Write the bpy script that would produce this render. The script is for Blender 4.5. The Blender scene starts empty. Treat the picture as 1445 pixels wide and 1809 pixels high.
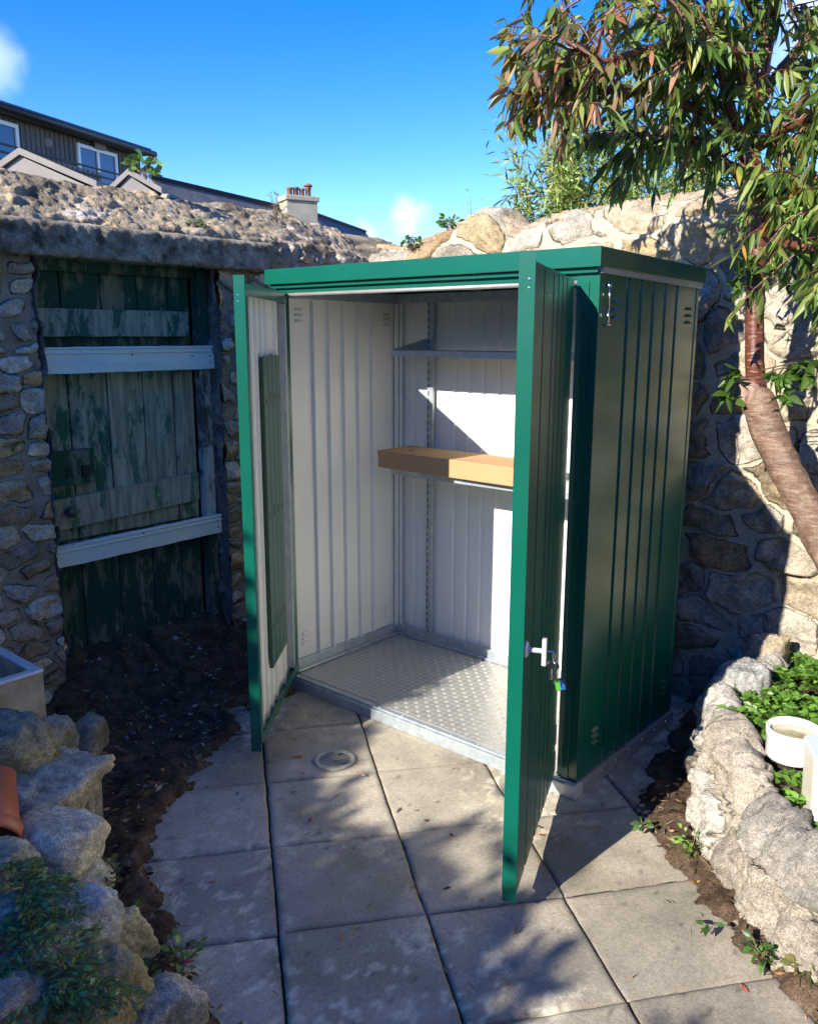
import bpy, bmesh, math, random
import numpy as np
from mathutils import Vector, Matrix, noise as mnoise
R = math.radians
scene = bpy.context.scene
C = scene.collection
random.seed(11)

# ------------------------------------------------------------------ camera, sky, sun, exposure
CAM = np.array([2.7802, -2.3793, 1.5565]); YAW, PITCH, ROLL, FPX = .7114, .2070, .0022, 1495.6
_cy, _sy, _cp, _sp = math.cos(YAW), math.sin(YAW), math.cos(PITCH), math.sin(PITCH)
FWD = np.array([-_sy*_cp, _cy*_cp, -_sp]); _r = np.array([_cy, _sy, 0.]); _u = np.cross(_r, FWD)
RGT = _r*math.cos(ROLL)+_u*math.sin(ROLL); UPV = _u*math.cos(ROLL)-_r*math.sin(ROLL)
cd = bpy.data.cameras.new('camera'); cam = bpy.data.objects.new('camera', cd); C.objects.link(cam)
cam.matrix_world = Matrix(((RGT[0], UPV[0], -FWD[0], CAM[0]), (RGT[1], UPV[1], -FWD[1], CAM[1]), (RGT[2], UPV[2], -FWD[2], CAM[2]), (0, 0, 0, 1)))
cd.sensor_fit = 'HORIZONTAL'; cd.sensor_width = 36; cd.lens = 36*FPX/1445; cd.clip_start = .05; cd.clip_end = 2000
scene.camera = cam
SUN = Vector((.072, 1, -.55)).normalized()
elev = math.asin(-SUN.z)
w = bpy.data.worlds.new('World'); scene.world = w; w.use_nodes = True
wn, wl = w.node_tree.nodes, w.node_tree.links
bg = wn['Background']; sky = wn.new('ShaderNodeTexSky'); sky.sky_type = 'NISHITA'; sky.sun_disc = False
sky.sun_elevation = elev; sky.sun_rotation = math.atan2(-SUN.x, -SUN.y); sky.air_density = 1.0; sky.dust_density = .05; sky.altitude = 900; sky.ozone_density = 3.0
hs = wn.new('ShaderNodeHueSaturation'); hs.inputs['Saturation'].default_value = 1.42; hs.inputs['Value'].default_value = 1.0; hs.inputs['Hue'].default_value = .522
wl.new(sky.outputs[0], hs.inputs['Color'])
def raydir(x, y):
    d = FWD+RGT*(x-722.5)/FPX-UPV*(y-904.5)/FPX
    return Vector(d).normalized()
tc = wn.new('ShaderNodeTexCoord')
last = hs.outputs['Color']
for (px, py, rad, amt, sc) in ((722, 382, .028, .34, 34), (-15, 95, .04, .26, 16), (650, 412, .02, .2, 30), (1500, 10, .13, .75, 8), (1000, 1700, .0, 0, 9)):
    if not amt: continue
    dn = wn.new('ShaderNodeVectorMath'); dn.operation = 'DISTANCE'; dn.inputs[1].default_value = raydir(px, py)
    wl.new(tc.outputs['Generated'], dn.inputs[0])
    nz = wn.new('ShaderNodeTexNoise'); nz.inputs['Scale'].default_value = sc; nz.inputs['Detail'].default_value = 5
    wl.new(tc.outputs['Generated'], nz.inputs['Vector'])
    ma = wn.new('ShaderNodeMath'); ma.operation = 'MULTIPLY_ADD'; ma.inputs[1].default_value = rad*1.6; wl.new(nz.outputs['Fac'], ma.inputs[0]); wl.new(dn.outputs['Value'], ma.inputs[2])
    mr = wn.new('ShaderNodeMapRange'); mr.interpolation_type = 'SMOOTHSTEP'
    mr.inputs['From Min'].default_value = rad*.8; mr.inputs['From Max'].default_value = rad*1.75; mr.inputs['To Min'].default_value = amt; mr.inputs['To Max'].default_value = 0
    wl.new(ma.outputs[0], mr.inputs['Value'])
    mx = wn.new('ShaderNodeMixRGB'); mx.inputs[2].default_value = (7, 7.3, 7.8, 1)
    wl.new(mr.outputs[0], mx.inputs[0]); wl.new(last, mx.inputs[1]); last = mx.outputs[0]
wl.new(last, bg.inputs['Color']); bg.inputs['Strength'].default_value = .13
sd = bpy.data.lights.new('sun', 'SUN'); sd.energy = 4.2; sd.angle = R(.53); sd.color = (1, .93, .82)
so = bpy.data.objects.new('sun', sd); C.objects.link(so); so.rotation_euler = SUN.to_track_quat('-Z', 'Y').to_euler()
scene.view_settings.view_transform = 'Standard'; scene.view_settings.look = 'None'
scene.view_settings.exposure = 1.34; scene.view_settings.gamma = 1
scene.render.engine = 'CYCLES'

# ------------------------------------------------------------------ maths helpers
def at(x, y, D): return CAM+(FWD+RGT*(x-722.5)/FPX-UPV*(y-904.5)/FPX)*D
def onz(x, y, z=0.):
    d = FWD+RGT*(x-722.5)/FPX-UPV*(y-904.5)/FPX
    return CAM+d*(z-CAM[2])/d[2]
def onp(x, y, P, N):
    d = FWD+RGT*(x-722.5)/FPX-UPV*(y-904.5)/FPX; N = np.array(N, float)
    return CAM+d*((np.array(P, float)-CAM)@N)/(d@N)
def depth(P): return float((np.asarray(P)-CAM)@FWD)
def _h(ix, iy, iz, seed):
    n = (ix*374761393+iy*668265263+iz*2147483647+seed*974634777) & 0xffffffff
    n = ((n ^ (n >> 13))*1274126177) & 0xffffffff
    n = ((n ^ (n >> 16))*2246822519) & 0xffffffff
    return ((n ^ (n >> 15)) & 0xffffff)/float(0xffffff)
def vnoise(x, y, z=0., seed=0):
    x, y, z = np.broadcast_arrays(np.asarray(x, float), np.asarray(y, float), np.asarray(z, float))
    ix, iy, iz = [np.floor(a).astype(np.int64) for a in (x, y, z)]
    fx, fy, fz = x-ix, y-iy, z-iz
    fx, fy, fz = [a*a*(3-2*a) for a in (fx, fy, fz)]
    r = 0
    for dx in (0, 1):
        for dy in (0, 1):
            for dz in (0, 1):
                r = r+_h(ix+dx, iy+dy, iz+dz, seed)*(fx if dx else 1-fx)*(fy if dy else 1-fy)*(fz if dz else 1-fz)
    return r*2-1
def fbm(x, y, z=0., seed=0, o=4, g=.5):
    r, a = 0, 1.
    for i in range(o):
        r = r+vnoise(x*2**i, y*2**i, np.asarray(z)*2**i, seed+i*17)*a; a *= g
    return r
def sstep(a, b, x):
    t = np.clip((x-a)/(b-a), 0, 1); return t*t*(3-2*t)

# ------------------------------------------------------------------ object helpers
def tag(o, label=None, cat=None, group=None, kind=None):
    if label: o['label'] = label
    if cat: o['category'] = cat
    if group: o['group'] = group
    if kind: o['kind'] = kind
    return o
def thing(name, label, cat, loc=(0, 0, 0), rz=0, group=None):
    o = bpy.data.objects.new(name, None); C.objects.link(o); o.empty_display_size = .1
    o.location = loc; o.rotation_euler = (0, 0, rz); tag(o, label, cat, group)
    return o
def link(name, me, mats, parent=None, smooth=False):
    for m in (mats if isinstance(mats, (list, tuple)) else [mats]): me.materials.append(m)
    if smooth: me.polygons.foreach_set('use_smooth', [True]*len(me.polygons))
    o = bpy.data.objects.new(name, me); C.objects.link(o)
    if parent is not None: o.parent = parent
    return o
def npmesh(name, V, F, mats, parent=None, col=None, smooth=False, mi=None):
    V = np.asarray(V, np.float32).reshape(-1, 3); F = np.asarray(F, np.int32); k = F.shape[1]
    me = bpy.data.meshes.new(name); me.vertices.add(len(V)); me.vertices.foreach_set('co', V.ravel())
    me.loops.add(F.size); me.loops.foreach_set('vertex_index', F.ravel())
    me.polygons.add(len(F)); me.polygons.foreach_set('loop_start', np.arange(len(F), dtype=np.int32)*k)
    try: me.polygons.foreach_set('loop_total', np.full(len(F), k, np.int32))
    except Exception: pass
    me.update(calc_edges=True)
    if col is not None:
        a = me.color_attributes.new('col', 'FLOAT_COLOR', 'POINT')
        c = np.ones((len(V), 4), np.float32); c[:, :np.shape(col)[-1]] = col; a.data.foreach_set('color', c.ravel())
    o = link(name, me, mats, parent, smooth)
    if mi is not None: me.polygons.foreach_set('material_index', mi)
    me.validate()
    return o
class MB:
    def __init__(s): s.v = []; s.f = []; s.m = []
    def quadify(s, pts, faces, mi=0):
        b = len(s.v); s.v += [tuple(p) for p in pts]; s.f += [tuple(b+i for i in f) for f in faces]; s.m += [mi]*len(faces); return s
    def box(s, a, b, M=None, mi=0):
        (x0, y0, z0), (x1, y1, z1) = a, b
        P = [Vector(p) for p in ((x0, y0, z0), (x1, y0, z0), (x1, y1, z0), (x0, y1, z0), (x0, y0, z1), (x1, y0, z1), (x1, y1, z1), (x0, y1, z1))]
        if M is not None: P = [M @ p for p in P]
        return s.quadify(P, [(0, 3, 2, 1), (4, 5, 6, 7), (0, 1, 5, 4), (1, 2, 6, 5), (2, 3, 7, 6), (3, 0, 4, 7)], mi)
    def tube(s, pts, rad, n=8, mi=0, cap=True):
        pts = [Vector(p) for p in pts]; rad = rad if isinstance(rad, (list, tuple)) else [rad]*len(pts)
        rings = []; ref = None
        for i, p in enumerate(pts):
            t = (pts[min(i+1, len(pts)-1)]-pts[max(i-1, 0)]).normalized()
            if ref is None: ref = t.orthogonal().normalized()
            ref = (ref-t*ref.dot(t)).normalized(); q = t.cross(ref)
            rings.append([p+(ref*math.cos(2*math.pi*k/n)+q*math.sin(2*math.pi*k/n))*rad[i] for k in range(n)])
        P = [v for r_ in rings for v in r_]
        F = [(i*n+k, i*n+(k+1) % n, (i+1)*n+(k+1) % n, (i+1)*n+k) for i in range(len(pts)-1) for k in range(n)]
        if cap: F += [tuple(range(n-1, -1, -1)), tuple((len(pts)-1)*n+k for k in range(n))]
        return s.quadify(P, F, mi)
    def lathe(s, prof, n=32, c=(0, 0, 0), M=None, mi=0):
        P = [Vector((c[0]+r_*math.cos(2*math.pi*k/n), c[1]+r_*math.sin(2*math.pi*k/n), c[2]+z)) for r_, z in prof for k in range(n)]
        if M is not None: P = [M @ p for p in P]
        F = [(i*n+k, i*n+(k+1) % n, (i+1)*n+(k+1) % n, (i+1)*n+k) for i in range(len(prof)-1) for k in range(n)]
        return s.quadify(P, F, mi)
    def poly(s, pts, h, M=None, mi=0):   # pts (x,z) outline extruded in y 0..h
        n = len(pts); P = [Vector((x, 0, z)) for x, z in pts]+[Vector((x, h, z)) for x, z in pts]
        if M is not None: P = [M @ p for p in P]
        return s.quadify(P, [tuple(range(n)), tuple(range(2*n-1, n-1, -1))]+[(i, i+n, (i+1) % n+n, (i+1) % n) for i in range(n)], mi)
    def build(s, name, mats, parent=None, smooth=False, bevel=0, seg=2):
        me = bpy.data.meshes.new(name); me.from_pydata([tuple(v) for v in s.v], [], s.f); me.update()
        bm = bmesh.new(); bm.from_mesh(me); bmesh.ops.recalc_face_normals(bm, faces=bm.faces); bm.to_mesh(me); bm.free()
        ml = mats if isinstance(mats, (list, tuple)) else [mats]
        o = link(name, me, ml, parent, smooth)
        me.polygons.foreach_set('material_index', s.m)
        if bevel:
            b = o.modifiers.new('bevel', 'BEVEL'); b.width = bevel; b.segments = seg; b.limit_method = 'ANGLE'; b.angle_limit = R(40)
        return o
def frame(P, ux, uy, uz=(0, 0, 1)):
    ux, uy, uz, P = Vector(ux), Vector(uy), Vector(uz), Vector(P)
    return Matrix(((ux.x, uy.x, uz.x, P.x), (ux.y, uy.y, uz.y, P.y), (ux.z, uy.z, uz.z, P.z), (0, 0, 0, 1)))

# ------------------------------------------------------------------ materials
def mat(name, base=(.5, .5, .5), rough=.6, metal=0., var=None, vscale=8., vdetail=5, bump=0., bscale=40., stretch=(1, 1, 1), spec=.5, attr=False, speck=0., coat=0., trans=0., emit=None, rvar=0., vlo=.35, vhi=.65):
    m = bpy.data.materials.new(name); m.use_nodes = True; N, L = m.node_tree.nodes, m.node_tree.links; b = N['Principled BSDF']
    b.inputs['Roughness'].default_value = rough; b.inputs['Metallic'].default_value = metal
    b.inputs['Specular IOR Level'].default_value = spec; b.inputs['Coat Weight'].default_value = coat; b.inputs['Coat Roughness'].default_value = .22
    t = N.new('ShaderNodeTexCoord'); mp = N.new('ShaderNodeMapping'); mp.inputs['Scale'].default_value = stretch; L.new(t.outputs['Object'], mp.inputs['Vector'])
    if attr:
        a = N.new('ShaderNodeAttribute'); a.attribute_name = 'col'; c = a.outputs['Color']
    else:
        rgb = N.new('ShaderNodeRGB'); rgb.outputs[0].default_value = (*base, 1); c = rgb.outputs[0]
    def noise(sc, det=5, rg=.6):
        n = N.new('ShaderNodeTexNoise'); n.inputs['Scale'].default_value = sc; n.inputs['Detail'].default_value = det; n.inputs['Roughness'].default_value = rg
        L.new(mp.outputs[0], n.inputs['Vector']); return n.outputs['Fac']
    def mix(f, a_, b_, mode='MIX'):
        x = N.new('ShaderNodeMixRGB'); x.blend_type = mode
        for i, v in enumerate((f, a_, b_)):
            if isinstance(v, (int, float)): x.inputs[i].default_value = v
            elif isinstance(v, tuple): x.inputs[i].default_value = (*v, 1)
            else: L.new(v, x.inputs[i])
        return x.outputs[0]
    def ramp(f, lo, hi, a_=0., b_=1.):
        r_ = N.new('ShaderNodeMapRange'); L.new(f, r_.inputs[0]); r_.inputs[1].default_value = lo; r_.inputs[2].default_value = hi; r_.inputs[3].default_value = a_; r_.inputs[4].default_value = b_
        return r_.outputs[0]
    if var is not None: c = mix(ramp(noise(vscale, vdetail), vlo, vhi), c, var)
    if speck:
        c = mix(1., c, ramp(noise(230, 2, .7), .3, .7, 1-speck, 1+speck), 'MULTIPLY')
        c = mix(1., c, ramp(noise(70, 4, .7), .3, .7, 1-speck*.6, 1+speck*.6), 'MULTIPLY')
        c = mix(1., c, ramp(noise(9, 5), .3, .7, 1-speck*.5, 1+speck*.5), 'MULTIPLY')
    L.new(c, b.inputs['Base Color'])
    if rvar: L.new(ramp(noise(vscale*2.3), .3, .7, max(0, rough-rvar), rough+rvar), b.inputs['Roughness'])
    if bump:
        bp = N.new('ShaderNodeBump'); bp.inputs['Strength'].default_value = 1; bp.inputs['Distance'].default_value = bump
        L.new(noise(bscale, 6, .7), bp.inputs['Height']); L.new(bp.outputs[0], b.inputs['Normal'])
    if trans:
        td = N.new('ShaderNodeBsdfTranslucent'); L.new(c, td.inputs[0]); ms = N.new('ShaderNodeMixShader'); ms.inputs[0].default_value = trans
        L.new(b.outputs[0], ms.inputs[1]); L.new(td.outputs[0], ms.inputs[2]); L.new(ms.outputs[0], N['Material Output'].inputs[0])
    m['c'] = 1
    return m
M_GREEN = mat('green_paint', (.001, .102, .066), .34, .0, var=(.001, .089, .057), vscale=2, bump=.0004, bscale=5, coat=.65, spec=.3, rvar=.05)
M_CREAM = mat('cream_coated_steel', (.77, .77, .70), .42, 0, var=(.73, .73, .67), vscale=3, bump=.0003, bscale=4)
M_GALV = mat('galvanised_steel', (.46, .51, .53), .38, .45, var=(.34, .39, .42), vscale=25, rvar=.1)
M_ALU = mat('aluminium', (.46, .455, .42), .34, .45, var=(.38, .375, .35), vscale=18, rvar=.08)
M_CHROME = mat('bright_metal', (.75, .75, .75), .18, 1)
M_DARK = mat('black_rubber', (.012, .012, .012), .5)
def stone_mat(name, mortar, mvar):
    m = mat(name, attr=True, rough=.9, speck=.5, bump=0, spec=.2); N, L = m.node_tree.nodes, m.node_tree.links; b = N['Principled BSDF']
    src = b.inputs['Base Color'].links[0].from_socket; a = N.new('ShaderNodeAttribute'); a.attribute_name = 'col'; t = N.new('ShaderNodeTexCoord')
    def nz(sc, d=4, r=.6):
        n = N.new('ShaderNodeTexNoise'); n.inputs['Scale'].default_value = sc; n.inputs['Detail'].default_value = d; n.inputs['Roughness'].default_value = r; L.new(t.outputs['Object'], n.inputs[0]); return n.outputs['Fac']
    def mth(op, x, y=None, z=None):
        n = N.new('ShaderNodeMath'); n.operation = op
        for i, v in enumerate((x, y, z)):
            if v is None: continue
            if isinstance(v, (int, float)): n.inputs[i].default_value = v
            else: L.new(v, n.inputs[i])
        return n.outputs[0]
    def mr(x, a0, a1, b0=0., b1=1.):
        n = N.new('ShaderNodeMapRange'); n.interpolation_type = 'SMOOTHSTEP'; L.new(x, n.inputs[0]); n.inputs[1].default_value = a0; n.inputs[2].default_value = a1; n.inputs[3].default_value = b0; n.inputs[4].default_value = b1; return n.outputs[0]
    e = mth('ADD', a.outputs['Alpha'], mth('MULTIPLY', mth('SUBTRACT', nz(55, 5, .65), .5), .016))
    mask = mr(e, -.0012, .0012); line = mth('MULTIPLY', mr(mth('ABSOLUTE', e), .0005, .0045, 1., 0.), mr(nz(11, 3), .40, .60))
    mc = N.new('ShaderNodeMixRGB'); mc.inputs[1].default_value = (*mortar, 1); mc.inputs[2].default_value = (*mvar, 1); L.new(mr(nz(14, 8, .7), .35, .68), mc.inputs[0])
    mg = N.new('ShaderNodeMixRGB'); mg.blend_type = 'MULTIPLY'; mg.inputs[0].default_value = 1; L.new(mc.outputs[0], mg.inputs[1]); L.new(mr(nz(260, 2), .3, .7, .8, 1.15), mg.inputs[2])
    x = N.new('ShaderNodeMixRGB'); L.new(mask, x.inputs[0]); L.new(mg.outputs[0], x.inputs[1]); L.new(src, x.inputs[2])
    y = N.new('ShaderNodeMixRGB'); L.new(mth('MULTIPLY', line, .72), y.inputs[0]); L.new(x.outputs[0], y.inputs[1]); y.inputs[2].default_value = (.035, .03, .024, 1); L.new(y.outputs[0], b.inputs['Base Color'])
    h = mth('ADD', mth('MULTIPLY', mask, .0035), mth('MULTIPLY', nz(85, 6, .7), mth('ADD', mth('MULTIPLY', mask, .005), .003))); h = mth('SUBTRACT', h, mth('MULTIPLY', line, .004))
    bp = N.new('ShaderNodeBump'); bp.inputs['Strength'].default_value = 1; bp.inputs['Distance'].default_value = 1.; L.new(h, bp.inputs['Height']); L.new(bp.outputs[0], b.inputs['Normal'])
    return m
M_STONE = stone_mat('rubble_stone', (.34, .29, .225), (.24, .205, .16))
M_STONER = stone_mat('pale_rubble_stone', (.46, .40, .30), (.36, .31, .23))
M_ROCK = mat('rough_rock', attr=True, rough=.88, speck=.5, bump=.006, bscale=45, spec=.25)
M_SOIL = mat('soil', attr=True, rough=.95, speck=.6, bump=.008, bscale=60, spec=.15)
M_SLAB = mat('concrete_slab', attr=True, rough=.88, speck=.26, bump=.0014, bscale=160, spec=.3)
M_CONC = mat('rough_concrete', (.13, .12, .10), .95, var=(.045, .043, .036), vscale=45, vdetail=8, bump=.02, bscale=50, spec=.15)
M_LEAF = mat('leaf', attr=True, rough=.42, spec=.5, trans=.32)
M_LEAFG = mat('glossy_leaf', attr=True, rough=.42, spec=.45, trans=.48)
M_BARK = mat('cherry_bark', (.155, .085, .055), .6, var=(.27, .20, .14), vscale=42, vdetail=7, stretch=(.6, .6, 1.9), bump=.006, bscale=60, vlo=.42, vhi=.68, speck=.35)
M_BARKS = mat('smooth_red_bark', (.11, .035, .022), .32, var=(.34, .2, .13), vscale=50, stretch=(.5, .5, 2.6), bump=.002, bscale=40, vlo=.55, vhi=.68)
M_CARD = mat('cardboard', (.46, .27, .13), .85, var=(.43, .25, .115), vscale=6)
M_TWIG = mat('dry_twig', (.2, .13, .08), .9)
M_POT = mat('terracotta_glazed', (.55, .16, .07), .42, var=(.46, .12, .055), vscale=9)
M_WHITE = mat('glazed_ceramic', (.78, .77, .72), .18, coat=.4)
M_SINKOUT = mat('weathered_sink_side', (.66, .55, .36), .6, var=(.34, .24, .12), vscale=7, vdetail=8, bump=.002, bscale=30)
M_WPAINT = mat('flaking_white_paint', (.80, .80, .77), .6, var=(.5, .5, .47), vscale=6, vdetail=9, bump=.002, bscale=12, stretch=(1, .25, 1), vlo=.55, vhi=.75)
M_GLASS = mat('dark_window_glass', (.03, .06, .12), .05, spec=1.)
M_SLATE = mat('slate_roof', (.09, .085, .085), .7, var=(.15, .14, .13), vscale=2.5, bump=.02, bscale=6)
M_PALE = mat('pale_roof_sheet', (.24, .215, .19), .7, var=(.20, .18, .165), vscale=3)
M_RENDER = mat('house_render', (.55, .52, .46), .9, var=(.50, .47, .41), vscale=.8, bump=.01, bscale=20)
M_CHIM = mat('chimney_render', (.40, .36, .27), .9, var=(.30, .27, .21), vscale=3, vdetail=8)
def wood_mat(name, wood, paint, lo, hi, sc=5.):
    m = mat(name, wood, .85, var=tuple(c*.45 for c in wood), vscale=13, stretch=(1, 3.5, .35), bump=.003, bscale=30, vdetail=9)
    N, L = m.node_tree.nodes, m.node_tree.links; b = N['Principled BSDF']; src = b.inputs['Base Color'].links[0].from_socket
    t = N.new('ShaderNodeTexCoord'); mp = N.new('ShaderNodeMapping'); mp.inputs['Scale'].default_value = (1, 1.6, .55); L.new(t.outputs['Object'], mp.inputs[0])
    n = N.new('ShaderNodeTexNoise'); n.inputs['Scale'].default_value = sc; n.inputs['Detail'].default_value = 10; n.inputs['Roughness'].default_value = .72; L.new(mp.outputs[0], n.inputs[0])
    r_ = N.new('ShaderNodeMapRange'); r_.inputs[1].default_value = lo; r_.inputs[2].default_value = hi; L.new(n.outputs[0], r_.inputs[0])
    x = N.new('ShaderNodeMixRGB'); L.new(r_.outputs[0], x.inputs[0]); L.new(src, x.inputs[1]); x.inputs[2].default_value = (*paint, 1); L.new(x.outputs[0], b.inputs['Base Color'])
    return m
M_WOODG = wood_mat('green_peeling_boards', (.42, .41, .31), (.03, .11, .075), .50, .555, 8)
M_WOODM = wood_mat('grey_bare_boards', (.50, .45, .34), (.09, .17, .11), .54, .60, 8)
M_WOODD = wood_mat('dark_green_boards', (.24, .24, .17), (.014, .065, .045), .44, .50, 7)
M_CLAD = mat('grey_timber_cladding', (.16, .155, .15), .85, var=(.10, .095, .09), vscale=5, stretch=(4, 4, .12), bump=.01, bscale=10)

# ------------------------------------------------------------------ ground
g = MB(); g.quadify([(-600, -600, -.06), (600, -600, -.06), (600, 600, -.06), (-600, 600, -.06)], [(0, 1, 2, 3)])
M_GRASS = mat('far_ground', (.09, .1, .05), .95, var=(.12, .1, .06), vscale=.4)
tag(g.build('ground', M_GRASS), kind='structure')

# paving slabs (one sheet of cast slabs with open joints)
GX, GY, GA, GI, GJ = .6081, -.6326, .9170, .4012, .3967
ci, si = math.cos(GA), math.sin(GA)
def gp(i, j): return np.array([GX+GI*i*ci-GJ*j*si, GY+GI*i*si+GJ*j*ci])
rs = np.random.RandomState(5)
SV, SF, SC = [], [], []; nb = 0
for i in range(-4, 8):
    for j in range(-6, 6):
        c00 = gp(i+.5, j+.5)
        if not (-.7 < c00[0] < 4.2 and -3.6 < c00[1] < 1.25): continue
        n = 26 if (c00[1] > -1.9 and c00[0] < 3) else 8
        jo = .0022+rs.rand()*.002
        tt = np.concatenate([[0, 0, .012, .03], np.linspace(.06, .94, n), [.97, .988, 1, 1]]); m_ = len(tt)
        A, B = np.meshgrid(tt, tt, indexing='ij')
        i0 = i+(jo+A*(GI-2*jo))/GI; j0 = j+(jo+B*(GJ-2*jo))/GJ
        X = GX+GI*i0*ci-GJ*j0*si; Y = GY+GI*i0*si+GJ*j0*ci
        ed = np.minimum(np.minimum(A, 1-A), np.minimum(B, 1-B))
        X += fbm(X*20, Y*20, 0, 3, 2)*.0015*(ed < .02); Y += fbm(X*20, Y*20, 5, 4, 2)*.0015*(ed < .02)
        Z = -.004*(1-sstep(0, .02, ed))+rs.randn()*.0012+(A-.5)*rs.randn()*.002+(B-.5)*rs.randn()*.002+fbm(X*9, Y*9, 0, 8, 3)*.0012
        idx = np.arange(m_)
        rim = (A == 0)&(idx[:, None] == 0) | (idx[:, None] == m_-1) | (idx[None, :] == 0) | (idx[None, :] == m_-1)
        Z = np.where(rim, -.05, Z)
        tone = .36*(1+rs.randn()*.07); base = np.array([tone, tone*.885, tone*.68])
        mott = 1+.13*fbm(X*6, Y*6, 0, 21, 4)-.22*sstep(.2, .8, fbm(X*2.4, Y*2.4, 0, 23, 4))
        col = base[None, None]*mott[..., None]
        moss = sstep(.25, .8, fbm(X*3, Y*3, 0, 33, 3))*.5; col = col*(1-moss[..., None])+np.array([.20, .185, .11])*moss[..., None]
        edg = 1-sstep(0, .05, ed); col = col*(1-.25*edg[..., None])
        lich = sstep(.46, .53, fbm(X*33, Y*33, 0, 44, 3))*sstep(-.3, .4, fbm(X*2.2, Y*2.2, 0, 45, 2)); col = col*(1-.65*lich[..., None])+np.array([.62, .57, .42])*.65*lich[..., None]
        dk = sstep(.85, 1.1, fbm(X*34, Y*34, 0, 54, 2)); col = col*(1-.5*dk[..., None])
        base_i = nb; k = np.arange(m_*m_).reshape(m_, m_)
        F = np.stack([k[:-1, :-1], k[1:, :-1], k[1:, 1:], k[:-1, 1:]], -1).reshape(-1, 4)+base_i
        SV.append(np.stack([X, Y, Z], -1).reshape(-1, 3)); SF.append(F); SC.append(col.reshape(-1, 3)); nb += m_*m_
tag(npmesh('paving', np.concatenate(SV), np.concatenate(SF), M_SLAB, col=np.concatenate(SC)), kind='structure')

# soil: heightfield rising out of the paving along its ragged edges
LB = np.array([(-.2, -.35), (.0, -.31), (.12, -.32), (.30, -.55), (.45, -.85), (.645, -1.13), (.88, -1.22), (1.12, -1.30), (1.40, -1.375), (2.2, -2.2), (2.4, -3.6)])
RB = np.array([(1.40, 1.3), (1.50, .85), (1.60, .30), (1.66, .07), (1.95, -.21), (2.22, -.395), (2.40, -.51), (3.2, -1.1), (4.5, -2.0)])
def sdline(X, Y, L):   # signed distance to polyline, positive on the left of its direction
    best = np.full(X.shape, 1e9); sg = np.ones(X.shape)
    for (x0, y0), (x1, y1) in zip(L[:-1], L[1:]):
        dx, dy = x1-x0, y1-y0; t = np.clip(((X-x0)*dx+(Y-y0)*dy)/(dx*dx+dy*dy), 0, 1)
        d = np.hypot(X-x0-t*dx, Y-y0-t*dy); s = np.sign(dx*(Y-y0)-dy*(X-x0))
        u_ = d < best-1e-9; best = np.where(u_, d, best); sg = np.where(u_, s, sg)
    return best*sg
def soil_z(X, Y):
    dl = -sdline(X, Y, LB)     # + outside (left of paving)
    dr = sdline(X, Y, RB)      # + outside (right of paving)
    dl = np.where(Y > -.36+0*X, np.where(X < .12, np.minimum(.6, np.hypot(np.maximum(0, .05-X), 0)+.02), dl), dl)
    out = np.maximum(dl, dr)
    n1 = fbm(X*11, Y*11, 0, 61, 4); n2 = fbm(X*40, Y*40, 0, 62, 3)
    z = -.0115+.8*np.clip(out+.022*n1, 0, .05)+.002*n2+(.012*n1+.006*n2)*sstep(-.03, .02, out)
    # mound against the old door
    z = z+.17*sstep(-.20, -.60, X)*sstep(-1.0, -.7, Y)+.03*sstep(.1, -.3, X)
    # bank behind the left rocks
    bl = (X-(-.01))*.412+(Y+.945)*.911
    z = z+.22*sstep(-.12, -.40, bl)*sstep(.3, -.2, X*0+bl)
    # dark strip: keep a thin rise
    return z, out
x1 = np.concatenate([np.linspace(-1.2, -.8, 10)[:-1], np.arange(-.8, 2.7, .0125), np.linspace(2.7, 4.4, 30)[1:]])
y1 = np.concatenate([np.linspace(-3.6, -1.95, 30)[:-1], np.arange(-1.95, 1.12, .0125), [1.2, 1.3]])
X, Y = np.meshgrid(x1, y1, indexing='ij'); Z, OUT = soil_z(X, Y)
k = np.arange(X.size).reshape(X.shape); F = np.stack([k[:-1, :-1], k[1:, :-1], k[1:, 1:], k[:-1, 1:]], -1).reshape(-1, 4)
inside_shed = (X > .02)&(X < 1.46)&(Y > .02)&(Y < .74)
keep = (Z > -.035).reshape(-1)
Z2 = np.where(inside_shed, -.04, Z)
fk = keep[F].any(1); F = F[fk]
nn = fbm(X*30, Y*30, 0, 71, 4)[..., None]
col = np.array([.085, .057, .037])*(1+.5*nn)
col = np.where((OUT < .0)[..., None], np.array([.04, .032, .022]), col)
cc = sstep(.35, .7, fbm(X*22, Y*22, 0, 75, 3))[..., None]*.5; col = col*(1-cc)+np.array([.10, .075, .05])*cc
tag(npmesh('soil', np.stack([X, Y, Z2], -1), F, M_SOIL, col=col.reshape(-1, 3), smooth=False), kind='structure')

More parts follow.
